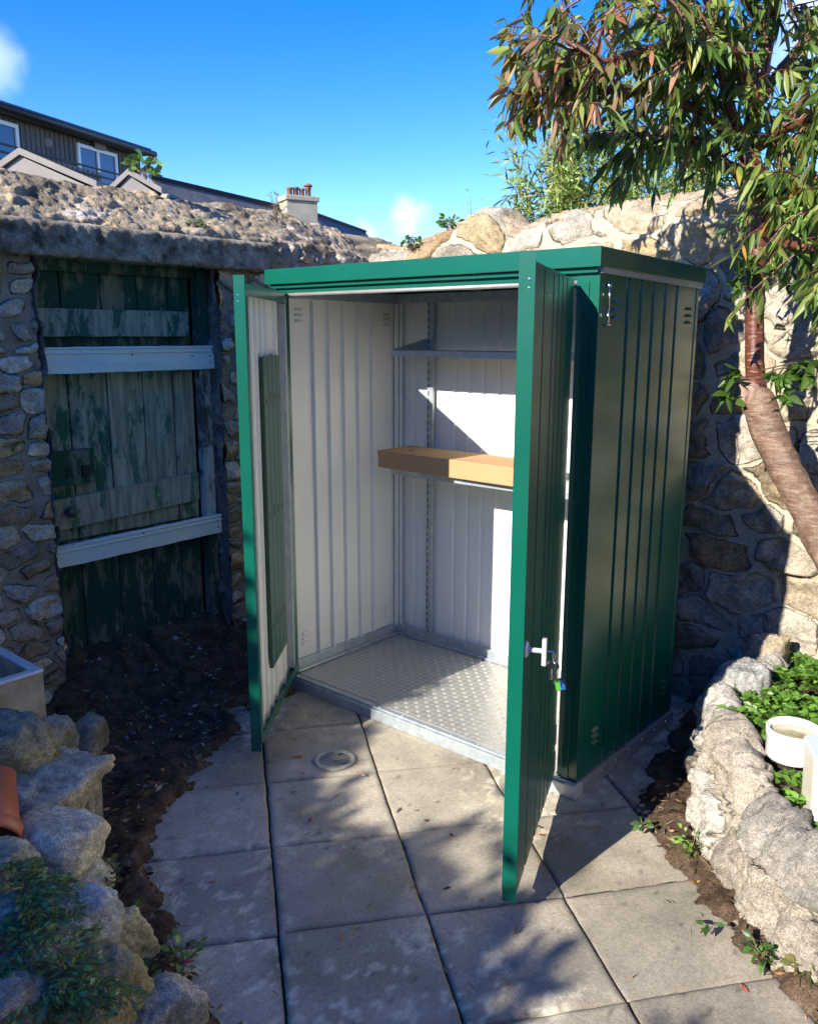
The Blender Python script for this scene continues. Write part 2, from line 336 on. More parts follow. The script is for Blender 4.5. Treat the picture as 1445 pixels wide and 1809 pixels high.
# ------------------------------------------------------------------ rubble masonry
STONES = [(.31, .275, .225), (.36, .33, .285), (.25, .22, .18), (.41, .38, .33), (.28, .23, .165), (.34, .29, .22)]
OCHRE = [(.36, .27, .15), (.32, .225, .135), (.35, .28, .17)]
def masonry(name, us, O, U, Nn, prof, zface, seed, cw, ch, mortar, capcol, label, ridge=None, hole=None, bright=1., ochre=.14, amp=.035, mort_w=.016, parent=None, big=None, capamp=.03, smat=None, path=None, rug=1.):
    """us: samples along the wall; prof: list of (offset along outward normal, z, isCap)"""
    P = np.array(prof, float); seg = np.hypot(np.diff(P[:, 0]), np.diff(P[:, 1])); cum = np.concatenate([[0], np.cumsum(seg)])
    fine = np.concatenate([np.arange(a, b, h) for a, b, h in big]+[[cum[-1]]]) if big else np.arange(0, cum[-1], .01)
    n_ = np.interp(fine, cum, P[:, 0]); z_ = np.interp(fine, cum, P[:, 1]); cap = np.interp(fine, cum, P[:, 2])
    dn, dz = np.gradient(n_, fine), np.gradient(z_, fine); nn_n, nn_z = dz, -dn
    ln = np.hypot(nn_n, nn_z)+1e-9; nn_n /= ln; nn_z /= ln
    Ug, Sg = np.meshgrid(us, fine, indexing='ij')
    rs = np.random.RandomState(seed)
    sx, sv = [], []
    v = -.05; row = 0
    while v < cum[-1]+.1:
        h = ch*(.65+.8*rs.rand()); u_ = us[0]-.1+rs.rand()*cw
        while u_ < us[-1]+.2:
            wd = cw*(.45+1.1*rs.rand()); sx.append(u_+wd/2); sv.append(v+h/2+rs.randn()*h*.16); u_ += wd
        v += h
    sx, sv = np.array(sx), np.array(sv); ns = len(sx)
    scol = np.array([STONES[i] for i in rs.randint(0, len(STONES), ns)])*(1+.15*rs.randn(ns, 1))
    oc = rs.rand(ns) < ochre; scol = scol*np.where(rs.rand(ns, 1) < .25, .76, 1.); scol[oc] = np.array([OCHRE[i] for i in rs.randint(0, len(OCHRE), oc.sum())])
    prot = rs.rand(ns)*.6+.5; tu, tv = rs.randn(ns)*.10, rs.randn(ns)*.10; flush = rs.rand(ns)*.012
    wu = Ug+.030*fbm(Ug*7, Sg*7, 0, seed+1, 3); wv = Sg+.026*fbm(Ug*7, Sg*7, 3, seed+2, 3)
    f1 = np.full(Ug.shape, 1e9); f2 = f1.copy(); id1 = np.zeros(Ug.shape, int)
    asp = cw/ch*.85
    for q in range(ns):
        du, dv_ = wu-sx[q], (wv-sv[q])*asp
        d = (np.abs(du)**2.6+np.abs(dv_)**2.6)**(1/2.6)
        nearer = d < f1; f2 = np.where(nearer, f1, np.minimum(f2, d)); id1 = np.where(nearer, q, id1); f1 = np.where(nearer, d, f1)
    e = (f2-f1)*.5-flush[id1]
    mw = mort_w*(1+.9*fbm(Ug*6, Sg*6, 0, seed+21, 2)); st = sstep(mw*.8, mw*.8+.007, e+.007*fbm(Ug*34, Sg*34, 0, seed+5, 3))
    dome = sstep(mort_w, mort_w+.03, e)
    hgt = st*(.2+.5*prot[id1])*amp+dome*amp*.25*prot[id1]+st*(tu[id1]*(Ug-sx[id1])+tv[id1]*(Sg-sv[id1]))*.9
    rg = fbm(Ug*13, Sg*15, id1*3.1, seed+6, 5, .6)
    hgt += rug*st*(.010*np.round(rg*2.2)/2.2+.006*rg)+(1-st)*.006*fbm(Ug*12, Sg*12, 0, seed+7, 5, .6)
    mcol = np.array(mortar)*(1+.14*fbm(Ug*9, Sg*9, 0, seed+8, 4))[..., None]
    sc = scol[id1]*np.array([1.03, 1., .93])*(1+.22*fbm(Ug*18, Sg*18, id1*1.7, seed+9, 4))[..., None]*bright
    rust = (sstep(.5, .9, fbm(Ug*5, Sg*5, 0, seed+10, 4))*.4)[..., None]; sc = sc*(1-rust)+np.array([.34, .235, .13])*rust
    if rug > 1: sc = .45*sc+.55*sc.mean(-1, keepdims=True)*np.array([1.03, 1., .93])
    col = mcol*(1-st[..., None])+sc*st[..., None]
    edge = e-mw*.8; col = sc*1.
    # mortar cap
    cp = np.broadcast_to(cap[None, :], Ug.shape)+.35*fbm(Ug*5, Sg*9, 0, seed+11, 3)*(cap[None, :] > .03)
    cp = sstep(.35, .65, cp)
    rdg = 1-np.abs(fbm(Ug*9+.04*fbm(Ug*30, Sg*30, 1, seed+30, 2), Sg*12, 0, seed+12, 4, .6)); ch_ = capamp*(.8*fbm(Ug*3, Sg*4, 0, seed+13, 3)+.16*fbm(Ug*24, Sg*30, 5, seed+31, 3, .7)+.30*sstep(.0, .08, fbm(Ug*5, Sg*8, 3, seed+32, 5, .62))+.3*sstep(.3, .38, fbm(Ug*6, Sg*9, 7, seed+33, 5, .62))-.6*(rdg > .95))
    hgt = hgt*(1-cp)+(ch_+amp*.3+.4*hgt)*cp
    cc1 = np.array(capcol)*(1-.45*sstep(.15, .6, fbm(Ug*6, Sg*7, 0, seed+50, 4)))[..., None]*(1+.22*fbm(Ug*7, Sg*7, 0, seed+14, 5)+.18*fbm(Ug*60, Sg*60, 0, seed+15, 2))[..., None]
    ex = (sstep(.15, .35, fbm(Ug*6, Sg*8, 4, seed+16, 3))*.8*st)[..., None]; cc1 = cc1*(1-ex)+sc*ex
    col = col*(1-cp[..., None])+cc1*cp[..., None]
    O, U, Nn = np.array(O, float), np.array(U, float), np.array(Nn, float)
    rz = np.zeros(len(us)) if ridge is None else np.interp(us, [a for a, b in ridge], [b for a, b in ridge])
    zz = z_[None, :]+hgt*nn_z[None, :]; zz = zz+rz[:, None]*sstep(1.55, 2.0, z_)[None, :]
    off = n_[None, :]+hgt*nn_n[None, :]
    if path is None: Pt = O+U*Ug[..., None]+Nn*off[..., None]; Pt[..., 2] = zz
    else:
        pa = np.array(path, float); sg_ = np.hypot(*(pa[1:]-pa[:-1]).T); cu = np.concatenate([[0], np.cumsum(sg_)])
        us_ = np.linspace(0, cu[-1], 200); sxy = np.stack([np.interp(us_, cu, pa[:, 0]), np.interp(us_, cu, pa[:, 1])], -1)
        kern = np.ones(25)/25; pad = np.pad(sxy, ((12, 12), (0, 0)), 'edge'); sxy = np.stack([np.convolve(pad[:, q_], kern, 'valid') for q_ in (0, 1)], -1)
        tg_ = np.gradient(sxy, axis=0); tg_ /= np.linalg.norm(tg_, axis=1)[:, None]; nr_ = np.stack([tg_[:, 1], -tg_[:, 0]], -1)
        px_, py_, nx_, ny_ = [np.interp(us, us_, q_)[:, None] for q_ in (sxy[:, 0], sxy[:, 1], nr_[:, 0], nr_[:, 1])]
        Pt = np.stack([px_+nx_*off, py_+ny_*off, zz], -1)
    k = np.arange(Ug.size).reshape(Ug.shape); F = np.stack([k[:-1, :-1], k[1:, :-1], k[1:, 1:], k[:-1, 1:]], -1)
    if hole is not None:
        uc = (us[:-1]+us[1:])/2; zc = (z_[:-1]+z_[1:])/2; oc_ = (n_[:-1]+n_[1:])/2
        hm = (uc[:, None] > hole[0])&(uc[:, None] < hole[1])&(zc[None, :] > hole[2])&(zc[None, :] < hole[3])&(oc_[None, :] > -.2)
        F = F[~hm]
    F = F.reshape(-1, 4)
    if np.dot(np.cross(U, [0, 0, 1]), Nn) < 0: F = F[:, ::-1]
    edge = edge*(1-cp)+np.maximum(edge, .05)*cp*(1-ex[..., 0])+edge*cp*ex[..., 0]
    c4 = np.concatenate([np.clip(col, .01, .8), np.clip(edge, -.1, .2)[..., None]], -1)
    o = npmesh(name, Pt, F, smat or M_STONE, parent, col=c4.reshape(-1, 4), smooth=True)
    return o
def usamp(a, fa, fb, b, h, H=.06):
    return np.concatenate([np.arange(a, fa, H), np.arange(fa, fb, h), np.arange(fb, b+H, H)])
# left wall with the old doorway: runs along Y at x = -.45, outward normal +X
HY0, HY1, HZ = -.81, .035, 1.845
lw = thing('garden_wall', 'grey granite rubble wall with old blocked doorway and rough sunlit mortar top', 'wall', (-.6, .1, 0))
def rel(o, parent):  # keep world placement for a child built in world space
    o.parent = parent
    o.matrix_parent_inverse = Matrix.Translation(parent.location).inverted() if parent.rotation_euler.z == 0 else (Matrix.Translation(parent.location) @ Matrix.Rotation(parent.rotation_euler.z, 4, 'Z')).inverted()
    return o
profL = [(0, -.05, 0), (0, 1.93, 0), (-.015, 1.975, .5), (-.10, 2.03, 1), (-.19, 2.10, 1), (-.27, 2.15, 1), (-.36, 2.15, 1), (-.44, 2.07, 1), (-.47, 1.9, .3), (-.48, -.05, 0)]
o = masonry('stonework', usamp(-3.6, -1.25, 1.10, 1.5, .008), (-.45, 0, 0), (0, 1, 0), (1, 0, 0), profL, 2, 101, .155, .072, (.26, .225, .18), (.36, .29, .19), '',
        ridge=[(-3.6, .0), (-1.2, .02), (-.9, .02), (-.2, .01), (.2, .012), (.5, .01), (.8, -.01), (1.1, -.045), (1.5, -.06)], hole=(HY0, HY1, -1, HZ), bright=1.5, ochre=.10, amp=.020, mort_w=.008, big=[(0, 2.75, .008), (2.75, 4.7, .05)], capamp=.016)
rel(o, lw)
# reveals of the doorway
def reveal(y, ny, seed):
    z = np.arange(-.05, HZ+.02, .011); d = np.arange(0, .30, .011); Z_, D_ = np.meshgrid(z, d, indexing='ij')
    st = sstep(.1, .5, fbm(D_*8, Z_*9, 0, seed, 3)); h = .02*st+.006*fbm(D_*30, Z_*30, 0, seed+1, 3)
    P = np.stack([-.43-D_, y+ny*h, Z_], -1); col = np.array([.15, .14, .12])*(1-st[..., None])+np.array([.24, .21, .17])*st[..., None]
    k = np.arange(Z_.size).reshape(Z_.shape); F = np.stack([k[:-1, :-1], k[1:, :-1], k[1:, 1:], k[:-1, 1:]], -1).reshape(-1, 4)
    if ny < 0: F = F[:, ::-1]
    return rel(npmesh('door_reveal', P, F, M_STONE, lw, col=col.reshape(-1, 3), smooth=True), lw)
reveal(HY0, 1, 301); reveal(HY1, -1, 311)
# rough concrete lintel
us = np.arange(-1.9, .335, .011); pr = [(-.25, 1.842), (.055, 1.842), (.062, 1.850), (.062, 1.958), (.054, 1.968), (-.03, 1.985)]
Pp = np.array(pr); cum = np.concatenate([[0], np.cumsum(np.hypot(np.diff(Pp[:, 0]), np.diff(Pp[:, 1])))]); fs = np.arange(0, cum[-1], .011)
n_ = np.interp(fs, cum, Pp[:, 0]); z_ = np.interp(fs, cum, Pp[:, 1]); Ug, Sg = np.meshgrid(us, fs, indexing='ij')
hh = .002*fbm(Ug*5, Sg*5, 0, 331, 3)+.0035*fbm(Ug*45, Sg*45, 0, 335, 3, .8)-.006*sstep(.35, .6, fbm(Ug*30, Sg*30, 0, 337, 2)); hn = np.interp(fs, [0, .28, .33, .42, .46, .6], [0, 0, 1, 1, .5, 0])
Pt = np.stack([-.45+n_[None]+hh*hn[None], Ug, z_[None]+hh*(1-hn[None])], -1)
k = np.arange(Ug.size).reshape(Ug.shape); F = np.stack([k[:-1, :-1], k[:-1, 1:], k[1:, 1:], k[1:, :-1]], -1).reshape(-1, 4)
lcol = np.array([.28, .245, .18])*(1-.5*sstep(.2, .6, fbm(Ug*30, Sg*30, 0, 337, 2)))[..., None]*(1+.35*fbm(Ug*38, Sg*38, 0, 341, 3)+.3*fbm(Ug*8, Sg*8, 0, 345, 3))[..., None]
o = npmesh('lintel', Pt, F[:, ::-1], M_STONE, lw, col=np.clip(lcol, .012, .5).reshape(-1, 3), smooth=True); rel(o, lw)
m = MB(); Mx = frame((0, 0, 0), (1, 0, 0), (0, 1, 0)); m.box((-.66, .322, 1.845), (-.392, .328, 1.965)); rel(m.build('lintel_end', M_CONC, lw), lw)

# old plank door
XD = -.585
dr = thing('plank_door', 'old green peeling plank door with two white boards nailed across it', 'door', (XD, -.39, 0))
def brd(name, y0, y1, z0, z1, m_, x0=XD, th=.022, tilt=0, seed=0, parent=dr, bev=.002):
    """board with slightly uneven edges; tilt = dz over its length"""
    n = 14; rr = random.Random(seed); P = []
    for s_ in (0, 1):
        for t in range(n+1):
            y = y0+(y1-y0)*t/n
            for e, z in ((0, z0), (1, z1)):
                j = (rr.random()-.5)*.003
                P.append((x0+(th if s_ else 0)+(rr.random()-.5)*.0012, y, z+tilt*(t/n)+j))
    q = MB(); b = 2*(n+1); Fc = []
    for t in range(n):
        a = t*2; Fc += [(a, a+2, a+3, a+1), (b+a, b+a+1, b+a+3, b+a+2), (a+1, a+3, b+a+3, b+a+1), (a, b+a, b+a+2, a+2)]
    Fc += [(0, 1, b+1, b), (2*n, b+2*n, b+2*n+1, 2*n+1)]
    q.quadify(P, Fc); return rel(q.build(name, m_, parent, bevel=bev), parent)
edges = [-.80, -.645, -.47, -.30, -.145, -.035]
for i_, (a, b_) in enumerate(zip(edges[:-1], edges[1:])):
    brd('board', a+.003, b_-.003, -.02+.0*i_, .70, M_WOODD, seed=i_)
    brd('board', a+.003, b_-.003, .706, 1.50, M_WOODG if i_ < 2 else M_WOODM, x0=XD+.002*(i_ % 3), seed=20+i_)
    brd('board', a+.003, b_-.003, 1.506, 1.85, M_WOODD, seed=40+i_)
brd('ledge', -.795, -.05, .755, .885, M_WOODM, x0=XD+.024, th=.028, tilt=.035, seed=61)
brd('ledge', -.795, -.06, 1.545, 1.655, M_WOODG, x0=XD+.024, th=.026, tilt=0, seed=62)
brd('ledge', -.80, .03, 1.80, 1.842, M_WOODD, x0=XD+.03, th=.03, seed=66)
lk = brd('lock_block', -.795, -.575, .945, 1.085, M_WOODD, x0=XD+.025, th=.04, seed=63)
m = MB(); m.box((XD+.066, -.70, .975), (XD+.069, -.675, 1.02)); m.box((XD+.066, -.635, .975), (XD+.078, -.60, 1.02)); rel(m.build('keyhole_plate', M_DARK, dr), dr)
m = MB(); m.lathe([(.001, .05), (.018, .047), (.024, .035), (.022, .022), (.009, .015), (.009, 0)], 20, M=frame((XD+.05, -.70, .835), (0, 1, 0), (0, 0, 1), (1, 0, 0)))
rel(m.build('knob', mat('tarnished_knob', (.10, .11, .09), .5, .4), dr, smooth=True), dr)
M_FRAME = wood_mat('white_peeling_frame', (.14, .12, .10), (.5, .49, .45), .42, .52, 9)
brd('door_frame', -.030, .022, .70, 1.50, M_FRAME, x0=XD+.03, th=.05, seed=64)
brd('door_frame', -.030, .022, -.02, .698, M_WOODD, x0=XD+.03, th=.05, seed=65)
brd('door_frame', -.030, .022, 1.502, 1.845, M_WOODD, x0=XD+.03, th=.05, seed=67)
for nm, tl, z0, z1, y0, y1, sd_ in (('white_board', .0, 1.40, 1.505, -.80, .030, 71), ('white_board', .010, .615, .705, -.80, .030, 72)):
    o = brd(nm, y0, y1, z0, z1, M_WPAINT, x0=-.50, th=.02, tilt=tl, seed=sd_)
    o['label'] = 'upper white painted board' if z0 > 1 else 'lower white painted board, slightly tilted'
    q = MB()
    q.tube([(-.478, y0, z1-.025), (-.478, (y0+y1)/2, z1-.025+tl*.5), (-.478, y1, z1-.025+tl)], .004, 6); q.tube([(-.478, y0, z1-.006), (-.478, y1, z1-.006+tl)], .005, 6)
    q.build('moulding', M_WPAINT, o)
    q = MB()
    for yy, zz in ((.008, .03), (.008, .06), (-.09, .06), (-.39, .07), (-.72, .08)): q.lathe([(.0001, .001), (.004, .001), (.004, 0)], 8, M=frame((-.4795, yy, z0+zz+tl), (0, 1, 0), (0, 0, 1), (1, 0, 0)))
    q.build('nail_head', M_DARK, o)

# right wall: runs along X at y = 1.06, outward normal -Y
rw = thing('garden_wall', 'sunlit pale mortared granite wall behind the shed and the tree', 'wall', (1.5, 1.1, 0))
profR = [(0, -.05, 0), (0, 1.98, 0), (-.02, 2.03, .12), (-.08, 2.07, .2), (-.16, 2.10, .6), (-.28, 2.11, 1), (-.38, 2.06, 1), (-.42, 1.9, .3), (-.43, -.05, 0)]
o = masonry('stonework', usamp(-.5, -.42, 2.25, 5.0, .008), (0, 1.06, 0), (1, 0, 0), (0, -1, 0), profR, 2, 207, .28, .14, (.44, .385, .285), (.36, .29, .19), '',
        ridge=[(-.5, -.09), (-.25, -.08), (-.05, -.03), (.06, .02), (.17, .06), (.27, .05), (.36, -.02), (.43, -.05), (.52, -.02), (.7, .0), (1.0, .02), (1.3, .02), (2, .05), (5, .1)],
        bright=1.05, ochre=.14, amp=.020, mort_w=.013, big=[(0, 2.55, .008), (2.55, 4.6, .05)], capamp=.018, smat=M_STONER)
rel(o, rw)

# ------------------------------------------------------------------ shed
W, D = 1.485, .755
shed = thing('metal_shed', 'green metal garden shed with both doors open and cream interior', 'shed', (0, 0, 0))
GR = [.235, .3675, .50, .6325, .765]
def ribbed(name, P, u, n, width, z0, z1a, z1b, mats, parent, fr=GR, gw=.011, gd=.016, th=.003, gap=.0):
    """sheet with narrow folded grooves; outer face = +n side (slot 0), inner face slot 1"""
    u, n, P = Vector(u), Vector(n), Vector(P)
    prof = [(0, 0)]
    for f in fr:
        c_ = f*width; prof += [(c_-gw, 0), (c_-gw*.45, -gd), (c_+gw*.45, -gd), (c_+gw, 0)]
    prof.append((width, 0)); q = MB(); k_ = len(prof)
    rows = []
    for off in (0, -th):
        for zi in (0, 1):
            for (a, b_) in prof:
                z1 = z1a+(z1b-z1a)*a/width
                p = P+u*a+n*(b_+off); rows.append((p.x, p.y, P.z+(z0 if zi == 0 else z1)))
    for i_ in range(k_-1):
        q.quadify([], [])
    b0 = len(q.v); q.v += rows
    def add(f, mi): q.f.append(tuple(b0+x for x in f)); q.m.append(mi)
    for i_ in range(k_-1):
        add((i_, i_+1, k_+i_+1, k_+i_), 0); add((2*k_+i_, 3*k_+i_, 3*k_+i_+1, 2*k_+i_+1), 1)
        add((k_+i_, k_+i_+1, 3*k_+i_+1, 3*k_+i_), 0); add((i_, 2*k_+i_, 2*k_+i_+1, i_+1), 0)
    add((0, k_, 3*k_, 2*k_), 0); add((k_-1, 3*k_-1, 4*k_-1, 2*k_-1), 0)
    return q.build(name, mats, parent)
ZB = .052
ZF, ZR = 1.748, 1.725
side_r = ribbed('side_panel', (W, .03, 0), (0, 1, 0), (1, 0, 0), D-.055, ZB, ZF, ZR, [M_GREEN, M_CREAM], shed)
side_l = ribbed('side_panel', (0, .03, 0), (0, 1, 0), (-1, 0, 0), D-.055, ZB, ZF, ZR, [M_GREEN, M_CREAM], shed)
back = ribbed('back_panel', (W-.02, D, 0), (-1, 0, 0), (0, 1, 0), W-.04, ZB, ZR, ZR, [M_GREEN, M_CREAM], shed, fr=[.09, .16, .285, .345, .405, .465, .59, .65, .705, .76, .87, .93], gw=.011, gd=-.008)
for x, y, sx_, sy_ in ((W, D, -1, -1), (0, D, 1, -1)):
    m = MB(); m.box((min(x, x+sx_*.02)+(.001 if sx_ < 0 else -.003), y-.024, ZB), (max(x, x+sx_*.02)+(.003 if sx_ < 0 else -.001), y+.003, ZR)); m.build('corner_post', M_GREEN, shed, bevel=.004)
# front posts
m = MB(); m.box((W-.075, -.0, ZB), (W+.003, .032, ZF)); m.box((W-.058, -.004, ZB), (W-.03, -.0005, ZF-.03)); m.build('front_post', M_GREEN, shed, bevel=.004)
m = MB(); m.box((-.003, -.0, ZB), (.045, .032, ZF)); m.build('front_post', M_GREEN, shed, bevel=.004)
m = MB(); m.box((.045, .002, 1.722), (W-.075, .03, ZF)); m.build('door_header', M_GREEN, shed, bevel=.002)
m = MB(); m.tube([(.046, .006, 1.714), (W-.076, .006, 1.714)], .0075, 10); m.build('header_rail', M_ALU, shed, smooth=True)
# roof with fascia
rf = MB(); zt0, zt1 = 1.814, 1.796
def slab(q, x0, y0, x1, y1, lo0, lo1, hi0, hi1):
    q.quadify([(x0, y0, lo0), (x1, y0, lo0), (x1, y1, lo1), (x0, y1, lo1), (x0, y0, hi0), (x1, y0, hi0), (x1, y1, hi1), (x0, y1, hi1)], [(0, 3, 2, 1), (4, 5, 6, 7), (0, 1, 5, 4), (1, 2, 6, 5), (2, 3, 7, 6), (3, 0, 4, 7)])
RX0, RX1, RY0, RY1 = -.034, W+.018, -.028, D+.010
slab(rf, RX0, RY0, RX1, RY1, zt0-.012, zt1-.012, zt0, zt1)
o = rf.build('roof', M_GREEN, shed, bevel=.003)
fs_ = MB(); slab(fs_, RX0-.001, RY0-.002, RX1+.001, RY0+.010, zt0-.058, zt0-.058, zt0+.002, zt0+.002); fs_.build('fascia', M_GREEN, o, bevel=.002)
fs_ = MB(); slab(fs_, RX1-.012, RY0+.0105, RX1+.001, RY1, zt0-.058, zt1-.056, zt0+.001, zt1+.001); fs_.build('fascia', M_GREEN, o, bevel=.002)
fs_ = MB(); slab(fs_, RX0-.001, RY0+.0105, RX0+.012, RY1, zt0-.058, zt1-.056, zt0+.001, zt1+.001); fs_.build('fascia', M_GREEN, o, bevel=.002)
fs_ = MB(); slab(fs_, RX0+.012, RY1-.012, RX1-.012, RY1, zt1-.056, zt1-.056, zt1-.013, zt1-.013); fs_.build('fascia', M_GREEN, o)
fs_ = MB(); slab(fs_, RX0+.016, RY0+.014, RX1-.016, RY0+.024, zt0-.074, zt0-.074, zt0-.05, zt0-.05); fs_.build('drip_strip', M_GREEN, o, bevel=.002)
fs_ = MB(); slab(fs_, W+.0035, .0, W+.014, D, zt0-.074, zt1-.074, zt0-.055, zt1-.054); fs_.build('eaves_strip', M_GALV, o); fs_ = MB(); slab(fs_, -.014, .0, -.0035, D, zt0-.074, zt1-.074, zt0-.055, zt1-.054); fs_.build('eaves_strip', M_GALV, o)
fs_ = MB(); slab(fs_, .01, .034, W-.01, D-.012, zt0-.022, zt1-.022, zt0-.014, zt1-.014)
for xx in (.5, 1.0): fs_.box((xx-.02, .034, zt1-.05), (xx+.02, D-.02, zt1-.024))
fs_.build('roof_lining', M_GALV, o)
# inner rails
m = MB(); m.box((.008, D-.045, 1.70), (W-.008, D-.0185, 1.742)); m.build('top_rail', M_GALV, shed, bevel=.002)
m = MB(); m.box((.0075, .034, 1.70), (.034, D-.047, 1.742)); m.build('top_rail', M_GALV, shed, bevel=.002)
m = MB(); m.box((W-.034, .034, 1.70), (W-.0075, D-.047, 1.742)); m.build('top_rail', M_GALV, shed, bevel=.002)
m = MB(); m.box((.010, D-.035, .09), (.030, D-.0185, 1.70)); m.box((.0345, D-.024, .09), (.052, D-.0185, 1.70)); m.build('corner_angle', M_CREAM, shed, bevel=.003)
# base frame and floor
m = MB(); FX = .012
m.box((-.008, -.022, .0), (W+.008, .030, .046)); m.box((-.008, -.012, .0465), (W+.008, -.006, .056)); m.build('sill', M_GALV, shed, bevel=.003)
m = MB(); m.box((W-.02, .0305, .0), (W+.014, D+.01, .05)); m.build('base_rail', M_ALU, shed, bevel=.003)
for t in range(9):
    pass
m = MB(); m.box((-.014, .0305, .0), (.02, D+.01, .05)); m.box((.0205, D-.02, .0), (W-.0205, D+.01, .05)); m.build('base_rail', M_ALU, shed, bevel=.003)
m = MB(); m.box((W-.035, -.026, .001), (W+.016, .029, .052)); m.build('corner_foot', mat('grey_plastic', (.5, .5, .48), .5), shed, bevel=.006)
m = MB()
m.box((.0075, .034, .051), (.022, D-.02, .098)); m.box((.0222, .034, .051), (.045, D-.046, .060)); m.build('floor_rail', M_GALV, shed, bevel=.002)
m = MB(); m.box((.0225, D-.030, .051), (W-.0235, D-.0195, .098)); m.box((.0455, D-.045, .051), (W-.047, D-.0305, .060)); m.build('floor_rail', M_GALV, shed, bevel=.002)
m = MB(); m.box((W-.022, .034, .051), (W-.0075, D-.031, .098)); m.build('floor_rail', M_GALV, shed, bevel=.002)
m = MB()
for y in np.arange(.06, D-.05, .11): m.lathe([(.0001, .003), (.004, .002), (.005, 0)], 8, M=frame((.022, y, .08), (0, 1, 0), (0, 0, 1), (1, 0, 0))); m.lathe([(.0001, .003), (.004, .002), (.005, 0)], 8, c=(.035, y, .060))
for x in np.arange(.10, W-.05, .12): m.lathe([(.0001, .003), (.004, .002), (.005, 0)], 8, M=frame((x, D-.03, .08), (1, 0, 0), (0, 0, 1), (0, -1, 0)))
for x in np.arange(.06, W-.05, .125): m.lathe([(.0001, .003), (.004, .002), (.005, 0)], 8, c=(x, .012, .046))
for y in np.arange(.06, D, .105): m.lathe([(.0001, .003), (.004, .002), (.005, 0)], 8, M=frame((W+.014, y, .034), (0, 1, 0), (0, 0, 1), (1, 0, 0)))
for z in (.35, .83, 1.28): m.lathe([(.0001, .003), (.004, .002), (.005, 0)], 8, M=frame((.044, D-.024, z), (1, 0, 0), (0, 0, 1), (0, -1, 0)))
sc_ = m.build('rivets', M_CHROME, shed); sc_['kind'] = 'stuff'
V, F = [], []; pz = .048; cs = .030
for i_ in range(int(1.44/cs)):
    for j_ in range(int(.70/cs)):
        cx, cy = .035+cs*(i_+.5), .036+cs*(j_+.5)
        if cx > W-.03 or cy > D-.035: continue
        ang = R(45) if (i_+j_) % 2 else R(-45)
        for t in (-1, 0, 1):
            ox, oy = -math.sin(ang)*t*.0065, math.cos(ang)*t*.0065
            ca, sa = math.cos(ang), math.sin(ang); L_, w_ = .0120, .0024
            b_ = len(V)
            for (a, c_, z) in ((-L_, 0, 0), (0, -w_, 0), (L_, 0, 0), (0, w_, 0), (0, 0, .0034)): V.append((cx+ox+a*ca-c_*sa, cy+oy+a*sa+c_*ca, pz+z))
            F += [(b_, b_+1, b_+4), (b_+1, b_+2, b_+4), (b_+2, b_+3, b_+4), (b_+3, b_, b_+4)]
m = MB(); m.box((.024, .0305, .040), (W-.022, D-.0205, pz)); fp = m.build('floor_plate', M_ALU, shed)
npmesh('tread_pattern', V, F, mat('bright_tread', (.60, .60, .55), .28, .5), fp)
# louvre vents
def vent(P, u, n, parent, m_, w_=.040, n_=3, dz=.024):
    q = MB(); u, n, P = Vector(u), Vector(n), Vector(P)
    for k_ in range(n_):
        c_ = P+Vector((0, 0, -dz*k_)); a = c_-u*w_/2; b_ = c_+u*w_/2
        pts = [a, b_, b_+Vector((0, 0, -.010))+n*.008, a+Vector((0, 0, -.010))+n*.008, a+Vector((0, 0, -.0105)), b_+Vector((0, 0, -.0105))]
        q.quadify(pts, [(0, 1, 2, 3), (3, 2, 5, 4), (0, 3, 4), (1, 5, 2)])
    return q.build('vent', m_, parent)
for y, z in ((.115, 1.665), (D-.085, 1.655), (.115, .215), (D-.085, .215)):
    vent((W, y, z), (0, 1, 0), (1, 0, 0), side_r, M_GREEN)
    vent((.0062, y, z), (0, 1, 0), (1, 0, 0), side_l, M_CREAM)
# shelves
def shelf(z, y0=.475):
    q = MB(); q.box((.215, y0, z-.003), (W-.03, D-.022, z)); q.box((.215, y0-.002, z-.026), (W-.03, y0, z)); q.box((.213, y0, z-.028), (.215, D-.04, z-.0035)); s_ = q.build('shelf', M_GALV, shed)
    q = MB(); q.poly([(D-.024, z+.001), (D-.024, z+.055), (y0+.01, z+.004), (y0+.01, z+.001)], .003, M=Matrix(((0, 1, 0, .218), (1, 0, 0, 0), (0, 0, 1, 0), (0, 0, 0, 1)))); q.build('bracket', M_GALV, s_)
shelf(1.487); shelf(.955)
def upright(x):
    q = MB(); q.box((x-.018, D-.034, .10), (x+.018, D-.020, 1.70)); u_ = q.build('shelf_upright', M_GALV, shed, bevel=.003)
    q = MB()
    for z in np.arange(.12, 1.69, .034): q.box((x-.010, D-.0352, z), (x-.005, D-.0341, z+.018))
    q.build('slots', M_DARK, u_)
upright(.235); upright(1.24)
# gas strut rod on the side
m = MB(); xs = W+.012
m.tube([(xs, .045, 1.700), (xs+.003, .043, 1.67), (xs+.003, .041, 1.600)], .0026, 8); m.tube([(xs+.003, .041, 1.63), (xs+.003, .041, 1.592)], .004, 8)
m.tube([(xs-.012, .047, 1.705), (xs+.005, .047, 1.705)], .005, 10); m.tube([(xs-.012, .041, 1.585), (xs+.005, .041, 1.588), (xs+.005, .052, 1.586)], .0036, 8)
m.build('door_stay', M_CHROME, shed, smooth=True)

